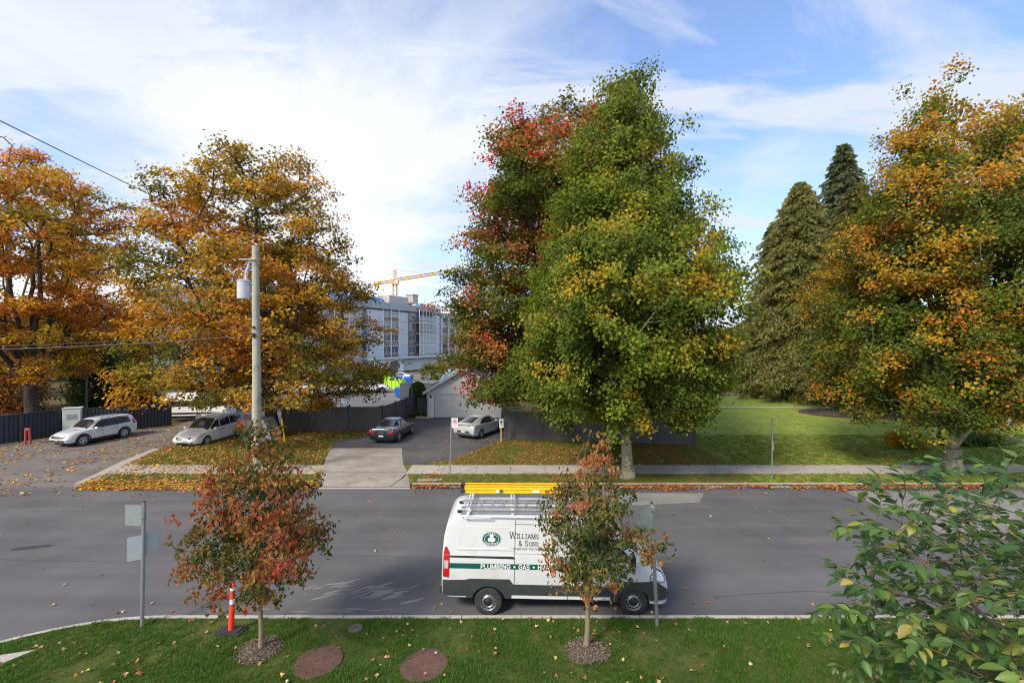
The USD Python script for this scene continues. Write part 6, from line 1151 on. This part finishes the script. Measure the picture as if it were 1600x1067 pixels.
M['bark_twig'] = pm('bark_twig', (.10, .075, .05), .8, (.15, .115, .08), 12)
def near_tree():
    rng = np.random.default_rng(123); base = np.array([6.0, 4.35, .12]); T = []
    tries = 0
    while len(T) < 1750:
        q = rng.normal(size=3); q = q / np.linalg.norm(q) * (1 - .55 * rng.random() ** 1.4); p = np.array([5.75, 4.35, 4.25]) + q * np.array([2.6, 1.75, 1.95 + .25 * math.sin(3 * q[0] * 2)])
        if p[0] < 2.6 or p[2] < 1.9 or np.linalg.norm(p - [0, 0, EYE]) < 3.0: continue
        if len(T) and (np.linalg.norm(np.array(T) - p, axis=1) < .108).any(): continue
        T.append(p)
    trunk = [base + [0, 0, -.1], base + [.02, 0, .8], base + [-.02, .03, 1.6], base + [0, 0, 2.3]]; limbs = []
    for k in range(7): a = k * .9 + .3; e = np.array([5.6 + 1.5 * math.cos(a), 4.35 + 1.1 * math.sin(a), 4.0 + 1.0 * rng.random()]); limbs.append((3, [(1 - s) * trunk[3] + s * e + np.array([0, 0, .25 * math.sin(math.pi * s)]) for s in np.linspace(.1, 1, 10)]))
    P, par, tips = skeleton(rng, trunk, limbs, np.array(T), .10, .07); t = thing('near_tree', 'leafy green tree close below the camera at the lower right edge', 'tree', base)
    bm = branch_mesh(P, par, tips, .0028, .06, 6, 2.2); bm.vertices -= base; part('branches', bm, M['bark_twig'], t, True)
    tr = trunk_flare(trunk, .075, 3); tr.vertices -= base; part('trunk', tr, M['bark_young'], t, True)
    w = np.zeros(len(P)); w[tips] += 1
    for i in range(len(P) - 1, 0, -1): w[par[i]] += w[i]
    ids = np.where((w <= 9) & (np.arange(len(P)) > 73))[0]; d = unit(P[ids] - P[par[ids]]); side = unit(np.cross(d, [0, 0, 1.0])); C, D = [], []
    for sgn in (-1, 1):
        h = unit(d * .65 + side * sgn * .85 + np.array([0, 0, -.30]) + .22 * rng.normal(size=d.shape)); keep = rng.random(len(ids)) < .85; C.append(P[ids[keep]] + h[keep] * .075); D.append(h[keep])
    ends = unit(P[tips] - P[par[tips]]) + np.array([0, 0, -.4]); C.append(P[tips] + unit(ends) * .06); D.append(unit(ends)); C, D = np.vstack(C), np.vstack(D)
    # a pointed, arching leaf with a sunken midrib
    n = len(C); up = unit(np.array([0, 0, 1.0]) + .28 * rng.normal(size=(n, 3))); N = unit(up - D * (up * D).sum(1, keepdims=True)); E = np.cross(D, N); s = .128 * rng.uniform(.5, 1.3, n); bend = rng.uniform(.12, .5, n)
    ys = np.array([-.5, -.32, -.08, .2, .42, .56]); hw = np.array([.01, .20, .28, .22, .10, .0]); rows = []
    for y, h_ in zip(ys, hw):
        for q in (-1, 0, 1): rows.append((q * h_, y, abs(q) * h_ * .38))
    L = np.array(rows); V = np.zeros((n, len(L), 3)); zc = L[None, :, 2] - bend[:, None] * (L[None, :, 1] + .5) ** 2 * .55
    V = C[:, None] + s[:, None, None] * (L[None, :, 0:1] * E[:, None] + (L[None, :, 1:2]) * D[:, None] + zc[:, :, None] * N[:, None]); F = []
    for i in range(5):
        for q in (0, 1): a = i * 3 + q; F += [(a, a + 1, a + 4), (a, a + 4, a + 3)]
    F = (np.array(F)[None] + (np.arange(n) * len(L))[:, None, None]).reshape(-1, 3); pal = np.array([(.042, .090, .026), (.062, .120, .030), (.095, .15, .032), (.17, .19, .04), (.30, .26, .06)]); k = rng.choice(5, n, p=[.37, .36, .19, .06, .02]); col = pal[k] * rng.uniform(.75, 1.3, (n, 1)); cv = np.repeat(col, len(L), 0); cv = cv.reshape(n, len(L), 3); cv[:, 1::3] *= 1.35; V = V.reshape(-1, 3) - base
    part('crown', (V, F), M['glossleaf'], t, True, col=cv.reshape(-1, 3))
near_tree()

# ------------------------------------------------------------------ verge details
M['rust'] = pm('rusty_iron', (.115, .062, .050), .75, (.17, .095, .075), 5, bump=.3, bscale=60, metal=.2)
M['mulch'] = pm('mulch', (.085, .068, .055), .95, (.14, .115, .095), 9, bump=.9, bscale=45)
def cover(label, c, R, rz):
    t = thing('manhole_cover', label, 'manhole cover', c, rz, 'iron covers in the near verge'); part('frame', lathe([(R * .965, -.05), (R, -.05), (R, .02), (R * .965, .02)], 40), M['rust'], t); part('lid', lathe([(0, .012), (R * .955, .012), (R * .955, -.03)], 40), M['rust'], t); st = []
    for i in np.arange(-R, R, .058):
        for j in np.arange(-R, R, .058):
            if .02 < math.hypot(i, j) < R * .9: st.append(box(i - .019, j - .019, .0122, i + .019, j + .019, .020))
    part('studs', st, M['rust'], t, kind='stuff')
    for a in np.r_[np.arange(8) * math.pi / 4 + .2]: part('pick_hole', mv(lathe([(0, .0215), (.022, .0215)], 8), (R * .72 * math.cos(a), R * .72 * math.sin(a), 0)), M['black'], t)
    part('centre_ring', lathe([(.05, .0205), (.085, .026), (.10, .0205)], 20), M['rust'], t)
    return t
c1, c2 = at(497, 1033, .16), at(663, 1038, .16)
cover('rusty round cover in the grass, the one beside the young red tree', (c1[0], c1[1], .165), .50, .3); cover('rusty round cover in the grass, the one to the right below the van tail', (c2[0], c2[1], .165), .50, .1)
c3 = at(555, 981, .16); t = thing('valve_cover', 'small mossy valve lid in the grass above the rusty covers', 'valve cover', (c3[0], c3[1], .16)); part('lid', lathe([(0, .03), (.15, .03), (.17, .02), (.17, -.04)], 24), M['mulch'], t); part('handle', box(-.05, -.015, .03, .05, .015, .045), M['rust'], t)
def pit(label, c, R, seed):
    rng = np.random.default_rng(seed); t = thing('tree_pit', label, 'mulch bed', (c[0], c[1], .13)); n = 28; rr = R * (1 + .12 * np.sin(np.arange(n) * 2 * np.pi / n * 3 + seed)); pol = Polygon([(rr[i] * 1.0 * math.cos(i * 2 * math.pi / n), rr[i] * .9 * math.sin(i * 2 * math.pi / n)) for i in range(n)])
    m = sheet(pol, 0, .08); d = np.hypot(m.vertices[:, 0], m.vertices[:, 1]) / R; m.vertices[:, 2] = .085 * (1 - d ** 2).clip(0, 1) + .03 + .045 * (meshkit.fbm(m.vertices * 9, 3, seed) - .5); part('soil', m, M['mulch'], t, True); ch = []; nn = 750
    a = rng.random(nn) * 6.283; q = R * np.sqrt(rng.random(nn)) * 1.12; C = np.c_[q * np.cos(a), .9 * q * np.sin(a), .085 * (1 - (q / R) ** 2).clip(0, 1) + .05 + .02 * rng.random(nn)]; N = unit(np.array([0, 0, 1.2]) + .7 * rng.normal(size=(nn, 3))); V, F, k = leaves(rng, C, N, .05, aspect=.4); part('wood_chips', (V, F), M['litter'], t, kind='stuff', col=np.repeat(np.array([(.16, .125, .095)]) * rng.uniform(.4, 2.2, (nn, 1)), k, 0))
p1, p2 = at(405, 1016, .15), at(918, 1018, .15); pit('round mulch bed at the foot of the young red tree', p1, .46, 1); pit('round mulch bed at the foot of the young tree by the van', p2, .46, 2)
t = tag(UsdGeom.Xform.Define(stage, numbered('/World', 'sidewalk')).GetPrim(), 'corner of a pale concrete walk in the grass at the lower left edge', 'sidewalk', None, 'structure')
part('slab', prism(Polygon([(-10.6, 10.12), (-13.4, 9.3), (-13.4, 8.55), (-10.85, 9.72)]), .05, .185), M['concrete'], t)

# grass
def tuft(rng, n, h, spread, lean=.5):
    V, F, c = [], [], []
    for i in range(n):
        a = rng.random() * 6.283; b = rng.random() * 6.283; r0 = spread * math.sqrt(rng.random()); o = np.array([r0 * math.cos(b), r0 * math.sin(b), -.01]); hh = h * rng.uniform(.55, 1.25); d = np.array([math.cos(a), math.sin(a), 0]); s = np.array([-d[1], d[0], 0]) * .0035 * (h / .06); L = lean * hh * rng.uniform(.3, 1.4); k = len(V)
        V += [o - s, o + s, o + d * L * .4 + [0, 0, hh * .65] + s * .8, o + d * L * .4 + [0, 0, hh * .65] - s * .8, o + d * L + [0, 0, hh * .92]]; F += [(k, k + 1, k + 2), (k, k + 2, k + 3), (k + 3, k + 2, k + 4)]; q = rng.random(); col = np.array([(.048, .128, .014), (.072, .165, .018), (.115, .195, .028), (.20, .18, .06)][int(np.searchsorted([.4, .75, .95], q))]) * rng.uniform(.75, 1.25); c += [col] * 5
    return np.array(V), np.array(F), np.array(c)
def scatter(name, label, protos, P, Q, S, idx, cat='grass'):
    pi = UsdGeom.PointInstancer.Define(stage, '/World/' + name); pr = pi.GetPrim(); tag(pr, label, cat, None, 'stuff'); paths = []
    for i, (V, F, c) in enumerate(protos):
        o = part('tuft', (V, F), M['grassblade'], pr, False, col=c); paths.append(o.GetPath())
    pi.CreatePrototypesRel().SetTargets(paths); pi.CreateProtoIndicesAttr(Vt.IntArray.FromNumpy(np.asarray(idx, np.int32))); pi.CreatePositionsAttr(Vt.Vec3fArray.FromNumpy(np.asarray(P, np.float32)))
    pi.CreateOrientationsAttr(Vt.QuathArray([Gf.Quath(float(math.cos(a / 2)), 0, 0, float(math.sin(a / 2))) for a in Q])); pi.CreateScalesAttr(Vt.Vec3fArray.FromNumpy(np.asarray(S, np.float32)))
g = np.random.default_rng(31); protos = [tuft(g, 15, .055, .055) for _ in range(7)]; pts = np.c_[g.uniform(-14, 14.5, 30000), g.uniform(8.4, 11.4, 30000)]
ok = shapely.contains_xy(near_lawn_poly.buffer(-.17), pts[:, 0], pts[:, 1])
for c, r in ((c1, .47), (c2, .47), (c3, .16), (p1, .40), (p2, .40), (b6, .2)): ok &= np.hypot(pts[:, 0] - c[0], pts[:, 1] - c[1]) > r
ok &= ~shapely.contains_xy(Polygon([(-10.6, 10.12), (-13.4, 9.3), (-13.4, 8.55), (-10.85, 9.72)]), pts[:, 0], pts[:, 1])
dn = meshkit.fbm(np.c_[pts * .9, pts[:, :1] * 0], 4, 8); ok &= g.random(len(pts)) < np.clip((dn - .30) * 5, .12, 1); pts = pts[ok]; dn = dn[ok]; hz = near_z(pts); n = len(pts)
sc = g.uniform(.7, 1.25, n) * np.clip(.55 + 1.1 * (meshkit.fbm(np.c_[pts * 1.7, pts[:, :1] * 0], 3, 18)), .6, 1.5); scatter('lawn_grass', 'short green grass blades covering the near verge', protos, np.c_[pts, hz], g.random(n) * 6.28, np.c_[sc * 1.1, sc * 1.1, sc], g.integers(0, 7, n))
protos = []
for _ in range(5):
    V, F, c = tuft(g, 13, .085, .11); protos.append((V, F, np.clip(c * np.array([1.7, 1.15, 1.4]) + [.012, .006, .0], 0, 1)))
pts = np.c_[g.uniform(-21, 40, 26000), g.uniform(22.25, 33.5, 26000)]; ok = shapely.contains_xy(verge.buffer(-.08), pts[:, 0], pts[:, 1]) & ~((pts[:, 1] > walk_y[0] - .06) & (pts[:, 1] < walk_y[1] + .06)); pts = pts[ok]; n = len(pts); hz = far_z(pts); sc = g.uniform(.7, 1.3, n)
scatter('verge_grass', 'short autumn grass along the far sidewalk and before the fences', protos, np.c_[pts, hz], g.random(n) * 6.28, np.c_[sc * 1.2, sc * 1.2, sc], g.integers(0, 5, n))

# fallen leaves
def litter(name, label, n, region, z, cols, size, dens=None, seed=0, curl=.35):
    r = np.random.default_rng(seed); x0, y0, x1, y1 = region.bounds; out = []; tot = 0
    while tot < n:
        p = np.c_[r.uniform(x0, x1, n * 2), r.uniform(y0, y1, n * 2)]; k = shapely.contains_xy(region, p[:, 0], p[:, 1])
        if dens is not None: k &= r.random(len(p)) < dens(p)
        out.append(p[k]); tot += k.sum()
    p = np.vstack(out)[:n]; zz = z(p) if callable(z) else np.full(n, z); C = np.c_[p, zz + .012 + .02 * r.random(n)]; N = unit(np.array([0, 0, 1.0]) + curl * r.normal(size=(n, 3))); V, F, k = leaves(r, C, N, size, shape='lobed', fold=.3); cols = np.array(cols); c = cols[r.integers(0, len(cols), n)] * r.uniform(.65, 1.25, (n, 1))
    t = part(name, (V, F), M['litter'], None, False, col=np.repeat(c, k, 0)); tag(t, label, 'fallen leaves', None, 'stuff')
LC = [(.50, .25, .04), (.46, .17, .03), (.55, .34, .06), (.34, .13, .04), (.40, .22, .08)]; LR = [(.40, .12, .04), (.46, .17, .05), (.34, .10, .04), (.48, .24, .07), (.26, .11, .05)]; LP = [(.50, .24, .12), (.44, .16, .07), (.52, .34, .12), (.34, .12, .08), (.55, .40, .22)]
ml = lambda sx, sy, cx, cy: (lambda p: np.exp(-((p[:, 0] - cx) / sx) ** 2 - ((p[:, 1] - cy) / sy) ** 2) + .04)
litter('fallen_leaves', 'yellow and orange leaves on the left verge under the rusty maple', 5200, verge.intersection(sbox(-23, 22, -9.6, 35)), far_z, LC, .15, ml(7, 9, -17.5, 29), 1)
litter('fallen_leaves', 'orange leaves strewn over the left lane', 2300, lane_poly.union(sbox(-32, 20.6, -10, 21.9)), .006, LC, .15, lambda p: .25 + .75 * (meshkit.fbm(np.c_[p * .4, p[:, :1] * 0], 3, 5) > .48), 2)
litter('fallen_leaves', 'band of leaves on the yellow kerb and its gutter', 2600, sbox(-20.8, 21.45, -9.4, 22.5), lambda p: np.where(p[:, 1] < 22.02, .0, .15), LC, .14, ml(99, .42, 0, 21.95), 3)
litter('fallen_leaves', 'rust coloured leaves heaped along the far gutter on the right', 6200, sbox(-4.8, 20.9, 42, 22.02), lambda p: .03 + .07 * np.clip((p[:, 1] - 21.5) / .5, 0, 1), LR, .11, lambda p: np.exp(-((p[:, 1] - 21.88) / (.12 + .42 * np.clip(meshkit.fbm(np.c_[p[:, :1] * .45, p[:, :1] * 0, p[:, :1] * 0], 3, 4) - .2, .05, 1))) ** 2) * np.clip(3 * meshkit.fbm(np.c_[p * [1.1, .3], p[:, :1] * 0], 3, 6) - .7, .12, 1) + .004, 4)
litter('fallen_leaves', 'brown and orange leaves on the grass around the foremost green tree', 5200, verge.intersection(sbox(-4.5, 22.2, 26, 31.5)).difference(sbox(-5, walk_y[0], 60, walk_y[1])), far_z, LR, .11, lambda p: .12 + .88 * (meshkit.fbm(np.c_[p * .35, p[:, :1] * 0], 3, 9) > .5) * np.exp(-np.maximum(0, p[:, 0] - 9) / 4), 5)
litter('fallen_leaves', 'sparse brown leaves on the open park lawn', 700, sbox(13.2, 27, 36, 46), park_z, LR, .11, lambda p: .15 + .85 * (meshkit.fbm(np.c_[p * .3, p[:, :1] * 0], 3, 29) > .52), 11)
litter('fallen_leaves', 'scattered leaves on the sidewalks and the driveway', 420, unary_union([sbox(-20.5, walk_y[0], -10.4, walk_y[1]), sbox(-5.4, walk_y[0], 20, walk_y[1]), drive_poly.intersection(sbox(-13, 26, 3, 36))]), Z1 + .022, LR, .10, None, 6)
litter('fallen_leaves', 'single peach coloured leaves lying in the near grass', 330, near_lawn_poly.buffer(-.2).intersection(sbox(-13, 8.6, 14, 11.4)), lambda p: near_z(p) + .03, LP, .085, lambda p: .35 + .65 * (meshkit.fbm(np.c_[p * .7, p[:, :1] * 0], 2, 3) > .5), 7, .45)
litter('fallen_leaves', 'few leaves scattered on the street', 190, road_poly.intersection(sbox(-26, 11.6, 22, 21)), .002, LP, .085, lambda p: .15 + .85 * (p[:, 1] < 12.3), 8, .4)
